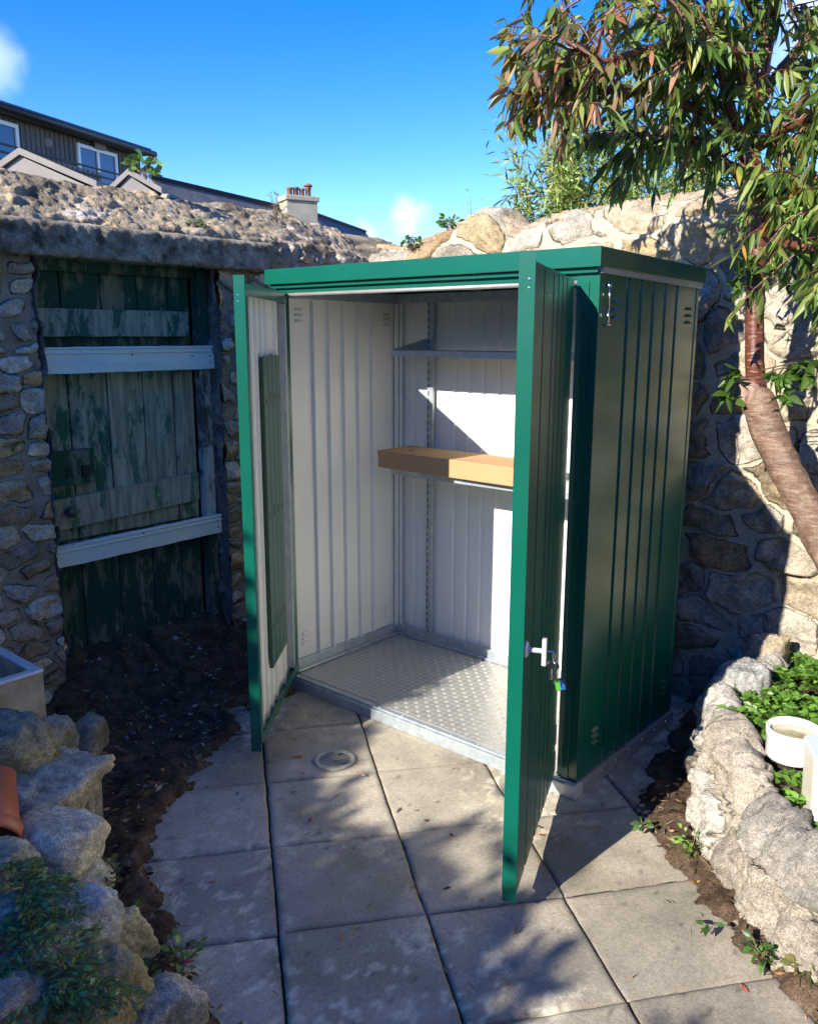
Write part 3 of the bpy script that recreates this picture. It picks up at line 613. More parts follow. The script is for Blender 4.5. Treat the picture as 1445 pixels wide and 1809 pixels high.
def door(hinge, free, side, full=True):
    """side: +1 = outer face on the left of hinge->free direction"""
    h = Vector((*hinge, 0)); f = Vector((*free, 0)); u = (f-h).normalized(); wd = (f-h).length
    n = Vector((-u.y, u.x, 0))*side; th = .036
    z0, z1 = .072, 1.722
    e = bpy.data.objects.new('door', None); C.objects.link(e); e.parent = shed; e.location = (h.x, h.y, 0); e.rotation_euler = (0, 0, math.atan2(u.y, u.x)); e.empty_display_size = .1
    s = side
    # local space: x along the door, y = s is outward
    q = ribbed('door_skin', (0, 0, 0), (1, 0, 0), (0, s, 0), wd, z0, z1, z1, [M_GREEN, M_CREAM], e, fr=[.20, .42, .54, .66, .78] if side < 0 else [.22, .34, .46, .58, .80], gw=.009, gd=.012, th=.004)
    yo, yi = -.0003*s, -th*s
    def bx(name, x0, x1, ya, yb, a, b_, m_, bev=.0015):
        q = MB(); q.box((x0, min(ya, yb), a), (x1, max(ya, yb), b_)); return q.build(name, m_, e, bevel=bev)
    # channel frame, 2 mm sheet
    t = .002
    fr_ = MB()
    def b2(x0, x1, ya, yb, a, b_): fr_.box((x0, min(ya, yb), a), (x1, max(ya, yb), b_))
    b2(wd+.0003, wd+t, .001*s, yi, z0-.018, z1+.024)            # free edge web
    b2(wd-.030, wd, yi-.002*s, yi, z0+.012, z1-.002)              # free edge lip
    b2(.0, wd-.0305, -.0005*s-.004*s, yi-.001*s, z1-t, z1)              # top web
    b2(.0, wd-.0305, yi-.001*s, yi+.001*s, z1-.042, z1-t-.0003)          # top lip
    b2(.0, wd-.0305, -.0055*s, yi-.001*s, z0, z0+t)              # bottom web
    b2(.0, wd-.0305, yi-.001*s, yi+.001*s, z0+t+.0003, z0+.030)
    fr_.build('door_frame', M_GREEN, e)
    q = MB(); q.box((wd-.010, min(0.001*s, yi), z1+.004), (wd+.0001, max(0.001*s, yi), z1+.006)); q.build('edge_cap', M_GREEN, e)
    bx('hinge_stile', .002, .040, -.006*s, yi+.003*s, z0+.031, z1-.043, M_GALV)
    for z in (z0+.01, z0+.11, z1-.10, z1-.2):
        q = MB(); q.tube([(-.006, -.004*s, z), (-.006, -.004*s, z+.075)], .006, 10); q.box((-.006, -.001*s-.001, z+.01), (.012, -.001*s+.001, z+.065)); q.build('hinge', M_GALV, e)
    for z in (z1-.06, z1-.09, z0+.06, z0+.09): q = MB(); q.lathe([(.0001, .0012), (.004, .001), (.0045, 0)], 8, M=frame((.028, yi+.0025*s, z), (1, 0, 0), (0, 0, 1), (0, -s, 0))); q.build('rivet', M_CHROME, e)
    for z in (z1-.04, z1-.06): q = MB(); q.lathe([(.0001, .0012), (.003, .001), (.0035, 0)], 8, M=frame((wd+t, yi*.35, z), (0, 1, 0), (0, 0, 1), (1, 0, 0))); q.build('rivet', M_CHROME, e)
    if side < 0:     # slotted tool-holder strips on the inner face of the left door
        q = MB(); x0, x1 = .15, .45; zb, zt = .27, 1.475; k_ = 4; w_ = (x1-x0)/k_
        for i_ in range(k_): q.box((x0+i_*w_+.003, -s*.030, zb), (x0+(i_+1)*w_-.003, -s*.022, zt))
        q.box((x0+.001, -s*.0215, zb+.001), (x1-.001, -s*.016, zt-.001))
        for i_ in range(k_):
            for z in (1.30, .86, .42): q.box((x0+(i_+.5)*w_-.008, -s*.0308, z), (x0+(i_+.5)*w_+.008, -s*.0301, z+.022+(i_*7 % 3)*.01), mi=1)
        q.build('tool_rack', [mat('dark_green_strip', (.02, .085, .055), .35, coat=.2), M_DARK], e)
    return e
dl = door((.036, -.022), (.474, -.585), -1)
drr = door((1.418, -.030), (1.680, -.660), 1)
# T handle on the right door
def dloc(e, x, y, z):
    a = e.rotation_euler.z; return Vector((e.location.x+x*math.cos(a)-y*math.sin(a), e.location.y+x*math.sin(a)+y*math.cos(a), z))
HZc = .765; HX = .645
q = MB(); q.lathe([(.0001, .006), (.017, .006), (.022, .002), (.022, 0)], 24, M=frame((HX, .0006, HZc), (1, 0, 0), (0, 0, 1), (0, 1, 0)))
q.lathe([(.007, .002), (.0065, .04), (.008, .044)], 16, M=frame((HX, 0, HZc), (1, 0, 0), (0, 0, 1), (0, 1, 0)))
q.box((HX-.008, .042, HZc-.038), (HX+.008, .054, HZc+.034))
q.build('handle', mat('satin_handle', (.62, .63, .64), .3, .35), drr, bevel=.004, seg=3)
kp = dloc(drr, HX, .072, HZc)
keys = thing('bunch_of_keys', 'bunch of keys with small green and blue tag hanging from the T handle', 'keys', kp)
q = MB(); q.tube([(0, 0, 0), (.004, 0, -.012), (0, 0, -.024), (-.004, 0, -.012), (0, 0, 0)], .0012, 6); q.tube([(-.022, -.008, .0), (.0, 0, .0)], .003, 6); q.build('key_ring', M_CHROME, keys)
for a, b_ in ((-.006, .1), (.007, -.2)):
    q = MB(); q.lathe([(.0001, .0012), (.011, .0012), (.011, -.0012), (.0001, -.0012)], 14, M=frame((a, a*.3, -.034), (1, b_, 0), (0, 0, 1), (0, 1, 0)))
    q.box((a-.003, a*.3-.001, -.075), (a+.003, a*.3+.001, -.044)); q.box((a+.003, a*.3-.001, -.07), (a+.006, a*.3+.001, -.064)); q.build('key', M_CHROME, keys)
q = MB(); q.tube([(0, 0, -.024), (.003, 0, -.06), (.001, 0, -.085)], .0012, 6); q.build('chain', M_CHROME, keys)
rotT = Matrix.Rotation(R(-35), 4, 'X') @ Matrix.Rotation(R(20), 4, 'Y')
q = MB(); q.box((-.002, -.015, -.125), (.002, .015, -.085), M=Matrix.Rotation(.35, 4, 'X') @ Matrix.Rotation(-.9, 4, 'Z') @ Matrix.Identity(4)); tg = q.build('key_tag', M_DARK, keys, bevel=.003)
q = MB(); Mt = Matrix.Rotation(.35, 4, 'X') @ Matrix.Rotation(-.9, 4, 'Z')
q.box((.0021, -.012, -.122), (.0026, .001, -.088), M=Mt); q.build('green_panel', mat('tag_green', (.1, .45, .05), .4), tg)
q = MB(); q.box((.0021, .0015, -.122), (.0026, .012, -.088), M=Mt); q.build('blue_panel', mat('tag_blue', (.03, .12, .5), .4), tg)

# cardboard box on the lower shelf
bx_ = thing('cardboard_box', 'long flat brown cardboard box lying on the lower galvanised shelf', 'box', (.2, .6, .957), R(-1.5))
m = MB(); m.box((-.045, -.150, .0), (.78, .085, .078)); m.build('carton', M_CARD, bx_, bevel=.003)
m = MB(); m.box((-.0455, -.151, .060), (-.0440, .086, .0785)); m.lathe([(.0001, .0006), (.012, .0005), (.012, 0)], 20, c=(.07, -.05, .0785)); m.build('hand_hole', mat('hole_dark', (.09, .035, .02), .9), bx_)

# ------------------------------------------------------------------ rocks
def ico(n):
    bm = bmesh.new(); bmesh.ops.create_icosphere(bm, subdivisions=n, radius=1.)
    V = np.array([v.co[:] for v in bm.verts]); F = np.array([[v.index for v in f.verts] for f in bm.faces]); bm.free(); return V, F
ICO = {4: ico(4), 5: ico(5)}
def rock(name, c, dims, seed, col, label=None, cat='rock', group=None, rz=0, parent=None, lev=5, planes=14, rough=.05, yellow=.25, block=.55):
    V, F = ICO[lev]; rs = np.random.RandomState(seed)
    nrm = [np.array(v) for v in ((1, 0, 0), (-1, 0, 0), (0, 1, 0), (0, -1, 0), (0, 0, 1), (0, 0, -1))]
    nrm = [n_+rs.randn(3)*.16 for n_ in nrm]+[rs.randn(3) for _ in range(planes)]
    nrm = np.array([n_/np.linalg.norm(n_) for n_ in nrm]); ds = np.concatenate([np.full(6, .78)+rs.rand(6)*.1, .86+rs.rand(planes)*.22])
    dt = np.maximum(V@nrm.T, 1e-3); rr = (np.sum((dt/ds)**20, 1))**(-1/20)
    P = V*rr[:, None]
    n1 = fbm(P[:, 0]*2.2, P[:, 1]*2.2, P[:, 2]*2.2, seed, 5, .55)
    n2 = np.abs(fbm(P[:, 0]*4, P[:, 1]*4, P[:, 2]*4, seed+3, 4, .6)); n3 = fbm(P[:, 0]*15, P[:, 1]*15, P[:, 2]*15, seed+7, 3, .6)
    n4 = fbm(P[:, 0]*5, P[:, 1]*5, P[:, 2]*5, seed+11, 4, .6); P = P*(1+rough*n1+rough*.7*(.3-n2)+rough*.45*n3+rough*.5*np.round(n4*2.5)/2.5)[:, None]
    P = P*np.array(dims)/2/.86
    if seed < 20: col = np.array(col)*np.array([1.6, 1.55, 1.34])
    cl = np.array(col)*(1+.18*n1+.22*n3+.25*n4)[:, None]; gl = sstep(.25, .6, fbm(P[:, 0]*40, P[:, 1]*40, P[:, 2]*40, seed+15, 2))[:, None]*.35; cl = cl*(1-gl)+np.array([.42, .40, .34])*gl
    yl = (sstep(.1, .7, fbm(P[:, 0]*9+seed, P[:, 1]*9, P[:, 2]*9, seed+9, 4))*yellow)[:, None]; cl = cl*(1-yl)+np.array([.36, .27, .12])*yl
    o = npmesh(name, P, F, M_ROCK, parent, col=np.clip(cl, .02, .8), smooth=True)
    o.location = c; o.rotation_euler = (rs.randn()*.05, rs.randn()*.05, rz)
    if label: tag(o, label, cat, group)
    return o
LP0, LN = (-.01, -.945, 0), np.array([.412, .911, 0])
def lrock(x0, y0, x1, y1, zc, thick, seed, col, label, **k):
    c = onz((x0+x1)/2, (y0+y1)/2, zc); dpt = depth(c)
    w_ = (x1-x0)/FPX*dpt*1.05; h_ = (y1-y0)/FPX*dpt*1.02
    return rock('rock', c-LN*0, (w_*1.1, thick, h_), seed, col, label, 'rock', 'rocks stacked along the left bed', rz=R(18)+random.uniform(-.3, .3), **k)
GY_ = (.24, .22, .18)
lrock(-75, 1262, 88, 1402, 0.3, .26, 1, (.17, .155, .11), 'dark mossy boulder below the white sink, on top of the stack', yellow=.2)
lrock(-30, 1345, 142, 1462, 0.2, .28, 2, (.27, .245, .19), 'wide pale stone with ochre end, just beneath the dark mossy boulder', yellow=.45)
lrock(18, 1452, 165, 1540, 0.2, .24, 3, (.34, .31, .25), 'squarish pale granite block beside the orange pot rim', rough=.035)
lrock(60, 1528, 172, 1606, 0.12, .22, 4, (.30, .28, .22), 'small pale block directly under the squarish granite block', rough=.04)
lrock(60, 1600, 182, 1700, 0.16, .25, 5, (.23, .235, .24), 'blue-grey smooth rock among the ferny leaves', rough=.04, yellow=.05)
lrock(85, 1690, 240, 1850, 0.14, .26, 6, (.20, .165, .09), 'large brown and yellow angular rock at the bottom left', yellow=.7, rough=.06)
lrock(172, 1615, 236, 1728, 0.07, .16, 7, (.30, .26, .16), 'knobbly yellowish rock next to the strip of dark soil', yellow=.6, rough=.07)
lrock(128, 1268, 182, 1352, 0.07, .13, 8, (.18, .165, .13), 'small upright rock at the foot of the doorway mound', lev=4)
lrock(85, 1268, 122, 1352, 0.12, .14, 9, (.27, .25, .2), 'narrow grey rock wedged beside the sink corner', lev=4)
lrock(126, 1345, 176, 1560, 0.07, .10, 10, (.16, .15, .12), 'tall dark upright slab of rock edging the soil strip', rough=.04)
lrock(228, 1752, 322, 1870, 0.05, .2, 12, (.22, .2, .17), 'low grey rock at the bottom edge beside the paving', yellow=.1)
lrock(-60, 1600, 62, 1715, 0.22, .22, 13, (.19, .18, .15), 'grey rock half hidden behind the ferny leaves', yellow=.1)
lrock(-70, 1715, 92, 1850, 0.22, .22, 14, (.17, .16, .13), 'dark rock in the lower left corner under the leaves', yellow=.1)
lrock(-90, 1500, 30, 1600, 0.26, .22, 15, (.2, .19, .15), 'dull rock at the left edge beneath the orange pot', yellow=.1)

# right raised bed: retaining wall of big stones
bedw = thing('raised_bed_wall', 'low retaining wall of big pale granite boulders around the raised bed', 'wall', (1.9, .2, 0))
def bst(x0, y0, x1, y1, P, N, thick, seed, col, rz, **k):
    c = onp((x0+x1)/2, (y0+y1)/2, P, N); dpt = depth(c)
    o = rock('stone', c, ((x1-x0)/FPX*dpt*1.1, thick, (y1-y0)/FPX*dpt*1.04), seed, col, rz=rz, parent=bedw, **k); rel(o, bedw); return o
FN = (-.45, -.89, 0)
pale = (.31, .275, .195)
bp_ = [(3.6, -1.25), (2.95, -.80), (2.47, -.46), (2.25, -.33), (2.03, -.13), (1.80, .18), (1.70, .50), (1.70, .80), (1.72, 1.05)][::-1]
bl_n = float(np.sum(np.hypot(*(np.array(bp_)[1:]-np.array(bp_)[:-1]).T)))
o = masonry('stonework', np.arange(0, bl_n, .008), (0, 0, 0), (1, 0, 0), (0, -1, 0), [(0, -.04, 0), (-.02, .12, 0), (-.045, .25, 0), (-.06, .295, 0), (-.085, .31, 0), (-.11, .30, 0), (-.13, .25, 0), (-.135, .1, 0)], 2, 411, .36, .20, (.4, .35, .26), (.4, .35, .26), '',
        bright=1.12, ochre=.03, amp=.032, rug=1.6, mort_w=.008, big=[(0, .72, .008)], capamp=.01, smat=stone_mat('bed_stone', (.36, .325, .25), (.26, .235, .18)), path=bp_)
rel(o, bedw)
bst(1268, 1172, 1342, 1292, (1.80, .62, 0), FN, .16, 34, (.27, .27, .26), R(15), yellow=.03, rough=.05)
bst(1318, 1122, 1378, 1225, (1.76, .93, 0), FN, .13, 35, (.31, .26, .19), R(5), yellow=.3)
bst(1222, 1290, 1252, 1385, (1.72, .45, 0), FN, .12, 38, (.2, .19, .17), R(25), yellow=.1, lev=4)
# mortar core of the bed wall + soil inside
x1 = np.arange(1.66, 3.2, .02); y1 = np.arange(-1.2, 1.08, .02); X, Y = np.meshgrid(x1, y1, indexing='ij')
BL = np.array([(1.74, 1.3), (1.75, .75), (1.77, .50), (1.84, .28), (2.05, .0), (2.26, -.20), (2.50, -.38), (2.97, -.71), (3.6, -1.15)])
d = sdline(X, Y, BL)
Z = .285*sstep(-.02, .05, d)+.012*fbm(X*14, Y*14, 0, 91, 4)-.02
k = np.arange(X.size).reshape(X.shape); F = np.stack([k[:-1, :-1], k[1:, :-1], k[1:, 1:], k[:-1, 1:]], -1).reshape(-1, 4)
F = F[(d.reshape(-1) > -.03)[F].all(1)]
col = np.array([.06, .042, .03])*(1+.4*fbm(X*30, Y*30, 0, 95, 3))[..., None]
tag(npmesh('soil', np.stack([X, Y, Z], -1), F, M_SOIL, col=col.reshape(-1, 3)), kind='structure')

# ------------------------------------------------------------------ foliage
def leafset(name, P, Dr, Ln, Wd, Cl, m_, parent=None, droop=.35, fold=.25, seed=0, n=5):
    """P base points, Dr unit directions, Ln lengths, Wd widths, Cl colours: one mesh of bent lance leaves"""
    P, Dr = np.asarray(P, float), np.asarray(Dr, float); Ln, Wd = np.asarray(Ln, float), np.asarray(Wd, float); Cl = np.asarray(Cl, float)
    K = len(P); rs = np.random.RandomState(seed); Dr = Dr/np.linalg.norm(Dr, axis=1)[:, None]
    rnd = rs.randn(K, 3); sd_ = np.cross(Dr, rnd); sd_ /= np.linalg.norm(sd_, axis=1)[:, None]+1e-9; up = np.cross(sd_, Dr)
    ts = np.linspace(0, 1, n+1); shp = np.sin(np.pi*np.clip(ts, 0, 1)**.8)**.9; shp[0] = .05; shp[-1] = 0.0
    V = np.zeros((K, n+1, 3, 3))
    for i_, t in enumerate(ts):
        c_ = P+Dr*(Ln*t)[:, None]; c_ = c_+np.array([0, 0, -1.])*(Ln*droop*t*t)[:, None]
        wv = (Wd*shp[i_]*.5)[:, None]
        V[:, i_, 0] = c_-sd_*wv+up*wv*fold; V[:, i_, 1] = c_; V[:, i_, 2] = c_+sd_*wv+up*wv*fold
    F = []
    for i_ in range(n):
        for s_ in (0, 1): F.append((i_*3+s_, i_*3+s_+1, (i_+1)*3+s_+1, (i_+1)*3+s_))
    F = np.array(F)[None]+(np.arange(K)*(n+1)*3)[:, None, None]
    return npmesh(name, V.reshape(-1, 3), F.reshape(-1, 4), m_, parent, col=np.repeat(Cl, (n+1)*3, 0), smooth=True)
def rcol(rs, pal, n): 
    p = np.array(pal); c = p[rs.randint(0, len(p), n)]; return np.clip(c*(1+.25*rs.randn(n, 1)), .004, .9)
GREENS = [(.15, .25, .045), (.10, .19, .035), (.21, .30, .05), (.08, .14, .035), (.28, .33, .08)]
REDS = [(.32, .17, .10), (.25, .18, .08), (.24, .22, .075), (.38, .17, .10), (.26, .23, .09), (.18, .22, .06)]
YEL = [(.42, .24, .03), (.38, .30, .05)]

# ---- cherry tree
tree = thing('cherry_tree', 'red-barked cherry tree with drooping green and reddish leaves leaning over the wall', 'tree', (2.45, .55, .27))
def q2(x, y, Yp): return Vector(onp(x, y, (0, Yp, 0), (0, 1, 0)))
tp = [Vector((2.42, .50, .20)), Vector((2.30, .52, .42)), q2(1520, 1080, .55), q2(1468, 985, .57), q2(1425, 900, .58), q2(1390, 830, .59), q2(1357, 765, .60), q2(1340, 705, .60), q2(1333, 682, .60)]
m = MB(); m.tube(tp, [.095, .082, .066, .058, .054, .053, .056, .058, .032], 20)
tr = m.build('trunk', M_BARK, tree, smooth=True); rel(tr, tree)
sub = tr.modifiers.new('s', 'SUBSURF'); sub.levels = sub.render_levels = 2
tx = bpy.data.textures.new('bark_noise', 'CLOUDS'); tx.noise_scale = .06
dm = tr.modifiers.new('d', 'DISPLACE'); dm.texture = tx; dm.strength = .022; dm.texture_coords = 'LOCAL'
m = MB()
kc = q2(1316, 694, .57); nk = Vector((-.45, -.85, .05)).normalized(); mM = frame(kc, nk.cross(Vector((0, 0, 1))).normalized(), Vector((0, 0, 1)), nk)
m.lathe([(.040, -.03), (.042, -.005), (.036, .006), (.028, .004), (.0001, .001)], 24, M=mM)
rel(m.build('cut_stump', mat('pale_cut_wood', (.36, .26, .2), .85, var=(.26, .16, .12), vscale=22, bump=.004, bscale=60), tree, smooth=True), tree)
stem = [q2(1338, 700, .61), q2(1333, 640, .62), q2(1333, 560, .62), q2(1336, 480, .62), q2(1343, 400, .62), q2(1340, 340, .61), q2(1322, 270, .60), q2(1335, 180, .60), q2(1360, 60, .60), q2(1380, -120, .62)]
m = MB(); m.tube(stem, [.034, .031, .030, .030, .030, .033, .036, .024, .018, .008], 14)
o = rel(m.build('stem', M_BARKS, tree, smooth=True), tree)
limbs = [
 [stem[6], q2(1285, 180, .50), q2(1270, 110, .42), q2(1240, 60, .35), q2(1150, 20, .25)],
 [stem[6], q2(1250, 200, .45), q2(1160, 165, .30), q2(1080, 160, .15), q2(1000, 165, .05), q2(905, 165, -.05)],
 [stem[5], q2(1240, 250, .5), q2(1160, 235, .45), q2(1080, 240, .4)],
 [stem[7], q2(1300, 90, .4), q2(1180, 75, .2), q2(1060, 110, .05), q2(985, 60, .0)],
 [stem[6], q2(1400, 220, .5), q2(1480, 190, .4), q2(1560, 170, .3)],
 [stem[5], q2(1390, 330, .5), q2(1450, 340, .4), q2(1530, 380, .3)],
 [stem[7], q2(1420, 70, .8), q2(1520, 0, .9)], [stem[7], q2(1240, -20, .7), q2(1120, -80, .6), q2(1010, -60, .4)],
 [stem[8], q2(1400, -150, .3), q2(1440, -300, .1)], [stem[8], q2(1250, -120, .4), q2(1130, -230, .2)],
 [stem[4], q2(1385, 430, .5), q2(1440, 440, .4), q2(1500, 470, .35)],
]
m = MB()
for L_ in limbs:
    n_ = len(L_); m.tube(L_, [.020-.016*i_/(n_-1) for i_ in range(n_)], 8)
rs = np.random.RandomState(77); LPp, LDd, LLn, LWd, LCc = [], [], [], [], []
def interp(L_, t):
    t *= len(L_)-1; i_ = min(int(t), len(L_)-2); return L_[i_].lerp(L_[i_+1], t-i_)
twigs = []
def twig(p0, d0, ln, dens=1., size=1., pal=GREENS, redp=.3):
    pts = [p0]; d_ = d0.normalized()
    for _ in range(5):
        d_ = (d_+Vector(rs.randn(3)*.16)+Vector((0, 0, -.12))).normalized(); pts.append(pts[-1]+d_*ln/5)
    twigs.append(pts); n_ = int(ln/.0125*dens)
    for k_ in range(n_):
        t = rs.rand()*.92+.08; p = interp(pts, t)
        dd = (d_*.7+Vector(rs.randn(3)*.55)+Vector((0, 0, -.75))).normalized()
        LPp.append(p); LDd.append(dd); l_ = (.036+.034*rs.rand()+.02*(rs.rand() < .15))*size; LLn.append(l_); LWd.append(l_*(.22+.09*rs.rand()))
        red = rs.rand() < redp; yl = rs.rand() < .035
        LCc.append(rcol(rs, YEL if yl else (REDS if red else pal), 1)[0])
for li, L_ in enumerate(limbs):
    ntw = {0: 28, 1: 32, 2: 22, 3: 34, 4: 38, 5: 36, 6: 26, 7: 26, 8: 16, 9: 18, 10: 16}[li]
    for _ in range(ntw):
        t = .18+.82*rs.rand()**.8; p = interp(L_, t)
        out = (L_[-1]-L_[0]).normalized()
        left = p.dot(Vector(RGT))
        redp = .62 if li in (1, 3, 7) and t > .5 else .16
        twig(p, out*.6+Vector(rs.randn(3)*.75)+Vector((0, 0, .1)), .12+.20*rs.rand(), .95, 1.08, redp=redp if li not in (5, 10) else .08)
# hanging reddish ends at the far left of the crown
for (x_, y_) in ((880, 158), (905, 130), (930, 150), (950, 95), (970, 135), (990, 60), (1010, 110), (985, 20), (1040, 60), (1090, 30), (1180, 30), (1220, 90), (1130, 110), (1050, 150), (1110, 185), (1170, 130)):
    p = q2(x_, y_, .0+.25*rs.rand()); twig(p+Vector((.06, .03, .03)), Vector((-.5, -.2, -.1)), .10+.10*rs.rand(), 1.1, 1.15, redp=.8)
for (x_, y_, n_) in ((1200, 215, 5), (1240, 260, 5), (1300, 300, 3), (1400, 290, 5), (1430, 380, 4), (1300, 330, 3), (1330, 445, 3), (1300, 470, 2), (1420, 140, 4), (1380, 200, 4), (1330, 60, 5), (1300, 150, 5), (1420, 30, 4), (1250, 30, 5), (1190, 280, 3), (1350, 130, 8), (1420, 230, 8), (1290, 90, 6), (1430, 320, 7), (1250, 170, 6), (1385, 330, 5), (1170, 60, 5), (1100, 90, 4), (1010, 60, 4), (950, 60, 3)):
    for _ in range(n_):
        p = q2(x_+rs.randn()*25, y_+rs.randn()*20, .45+.3*rs.rand()); twig(p, Vector(rs.randn(3))+Vector((0, 0, .2)), .10+.12*rs.rand(), 1.0, .95, redp=.06)
twigs = [a for a in twigs if not (a[-1][0] < 1.66 and a[-1][2] < 1.96) and 722.5+FPX*float((np.array(a[-1])-CAM)@RGT)/float((np.array(a[-1])-CAM)@FWD) > 872]
for a in twigs: m.tube(a, [.0042-.0007*i_ for i_ in range(len(a))], 4, cap=False)
br = rel(m.build('branches', M_BARKS, tree, smooth=True), tree)
# suckers near the knot
for (x_, y_, n_) in ((1300, 665, 3), (1290, 700, 2), (1375, 668, 3), (1400, 650, 3), (1385, 700, 2), (1440, 640, 2), (1420, 660, 2), (1400, 500, 2), (1330, 470, 4), (1310, 505, 2), (1440, 480, 2)):
    for _ in range(n_):
        p = q2(x_, y_, .55); b0_ = q2(1340, y_+15, .6); twigs.append([b0_, b0_.lerp(p, .6)+Vector((0, 0, .01)), p]); 
        d_ = (p-b0_).normalized()
        for _ in range(6):
            LPp.append(p+Vector(rs.randn(3)*.012)); LDd.append((d_*.5+Vector(rs.randn(3)*.6)+Vector((0, 0, -.2))).normalized()); l_ = .035+.03*rs.rand(); LLn.append(l_); LWd.append(l_*(.38+.1*rs.rand())); LCc.append(rcol(rs, [(.10, .19, .03), (.08, .16, .03), (.06, .12, .02)], 1)[0])
m = MB()
for a in twigs[-27:]: m.tube(a, .0022, 5, cap=False)
sk_ = rel(m.build('suckers', M_TWIG, tree), tree); sk_['kind'] = 'stuff'
_dp = lambda p: 722.5+FPX*float((np.array(p)-CAM)@RGT)/float((np.array(p)-CAM)@FWD)
kk = [i_ for i_, p in enumerate(LPp) if _dp(p) > 890 and not (p[0] < 1.66 and p[2] < 1.96) and not (p[0] < 1.5 and p[2] < 2.06)]
LPp, LDd, LLn, LWd, LCc = [[L_[i_] for i_ in kk] for L_ in (LPp, LDd, LLn, LWd, LCc)]
o = leafset('foliage', [tuple(p) for p in LPp], [tuple(d) for d in LDd], LLn, LWd, LCc, M_LEAFG, tree, .25, .35, 5); rel(o, tree)
print('cherry leaves', len(LPp))

# ---- bamboo behind the right wall
def bamboo(base, spread, hts, n_, seed, label):
    rs = np.random.RandomState(seed); e = thing('bamboo_plant', label, 'plant', base, 0, 'bamboo behind the right wall')
    q = MB(); P, Dd, Ll, Ww, Cc = [], [], [], [], []
    for _ in range(int(n_*1.6)):
        b = Vector((rs.randn()*spread*.5, rs.randn()*.10, 0)); h_ = hts*(.80+.30*rs.rand()); lean = Vector((rs.randn()*.035, rs.randn()*.05, 1))
        pts = [b+lean*h_*t+Vector((rs.randn()*.008, 0, 0)) for t in np.linspace(0, 1, 7)]
        q.tube(pts, [.005, .005, .0045, .004, .0035, .0025, .0015], 6)
        for t in np.linspace(.60, 1., 34):
            p = interp(pts, min(t, .999))
            for _ in range(11):
                off = Vector(rs.randn(3)*.045); P.append(p+off); dd = Vector(rs.randn(3))+Vector((0, 0, .1)); Dd.append(dd.normalized()); l_ = .045+.045*rs.rand(); Ll.append(l_); Ww.append(l_*.15)
                Cc.append(rcol(rs, [(.22, .32, .08), (.17, .27, .06), (.28, .36, .10), (.34, .34, .10)], 1)[0])
    q.build('canes', mat('bamboo_cane', (.30, .30, .08), .5), e, smooth=True)
    leafset('leaves', [tuple(p) for p in P], [tuple(p) for p in Dd], Ll, Ww, Cc, M_LEAF, e, .2, .2, seed, n=3)
Yb = 1.75
def bb(x, top): p = onp(x, 372, (0, Yb, 0), (0, 1, 0)); z = onp(x, top, (0, Yb, 0), (0, 1, 0))[2]; return (p[0], Yb, 0), z
for (x, top, sp, n_, sd_, lb) in ((955, 300, .10, 6, 1, 'short bamboo clump leaning out at the left end of the bamboo, over the wall top'), (1010, 185, .22, 13, 2, 'tall bamboo clump against the blue sky behind the wall'), (1090, 215, .22, 12, 3, 'middle bamboo clump under the reddish leaves of the tree'), (1170, 235, .20, 10, 4, 'right-hand bamboo clump partly hidden by the tree crown'), (1250, 260, .2, 8, 5, 'bamboo clump behind the dense green part of the tree')):
    b, z = bb(x, top); bamboo(b, sp, z, n_, sd_, lb)

# ---- weeds on walls and ground
def weed(x, y, P, N, r_, n_, seed, label, pal, size=.04, ratio=.4, up=.6, name='weed', group='weeds growing on the walls', stems=True, z=None):
    c = onz(x, y, z) if z is not None else onp(x, y, P, N); rs = np.random.RandomState(seed)
    e = thing(name, label, 'plant', tuple(c), 0, group); Pp, Dd, Ll, Ww = [], [], [], []; q = MB()
    for _ in range(n_):
        a = rs.rand()*6.28; rr = r_*rs.rand()**.7; p = Vector((math.cos(a)*rr, math.sin(a)*rr, rs.rand()*r_*up*1.2))
        if stems and _ % 3 == 0: q.tube([(0, 0, -.02), tuple(p*.6), tuple(p)], .0012, 4, cap=False)
        Pp.append(tuple(p)); Dd.append((math.cos(a)*.8+rs.randn()*.3, math.sin(a)*.8+rs.randn()*.3, up*.5+rs.randn()*.25)); l_ = size*(.6+.7*rs.rand()); Ll.append(l_); Ww.append(l_*ratio)
    if q.v: q.build('stems', M_TWIG, e)
    leafset('leaves', Pp, Dd, Ll, Ww, rcol(rs, pal, n_), M_LEAF, e, .3, .25, seed, n=3)
    return e
BRT = [(.16, .28, .05), (.12, .23, .04), (.20, .30, .07)]
MID = [(.07, .15, .03), (.10, .18, .04), (.06, .12, .03)]
OLV = [(.16, .17, .05), (.22, .20, .07), (.12, .14, .04)]
WL, NL = (-.66, 0, 0), (1, 0, 0)
weed(258, 308, WL, NL, .06, 46, 3, 'bright leafy seedling on top of the left wall, in front of the dark clad house', BRT, .05, .5, .9)
weed(796, 404, (0, 1.18, 0), (0, 1, 0), .05, 50, 4, 'bright green leafy tuft on the wall hump against the sky', BRT, .05, .4, .9)
weed(345, 402, (-.50, 0, 0), NL, .045, 50, 5, 'small green cushion plant in the mortar above the lintel', MID, .02, .5, .5)
weed(490, 385, (-.60, 0, 0), NL, .04, 36, 6, 'dry reddish stalky weed near the chimney end of the left wall', [(.30, .2, .1), (.25, .22, .06), (.15, .2, .05)], .02, .4, 2.6)
weed(728, 438, (0, 1.05, 0), (0, 1, 0), .05, 70, 7, 'round-leaved green weed at the corner behind the shed roof', MID, .022, .8, .9)
weed(480, 432, (-.47, 0, 0), NL, .03, 30, 8, 'tiny green plant low in the left wall above the shed roof', MID, .018, .5, .5)
weed(22, 790, (-.43, 0, 0), NL, .045, 18, 9, 'little bright green sprig poking from the pier at the left edge', BRT, .028, .35, .5)
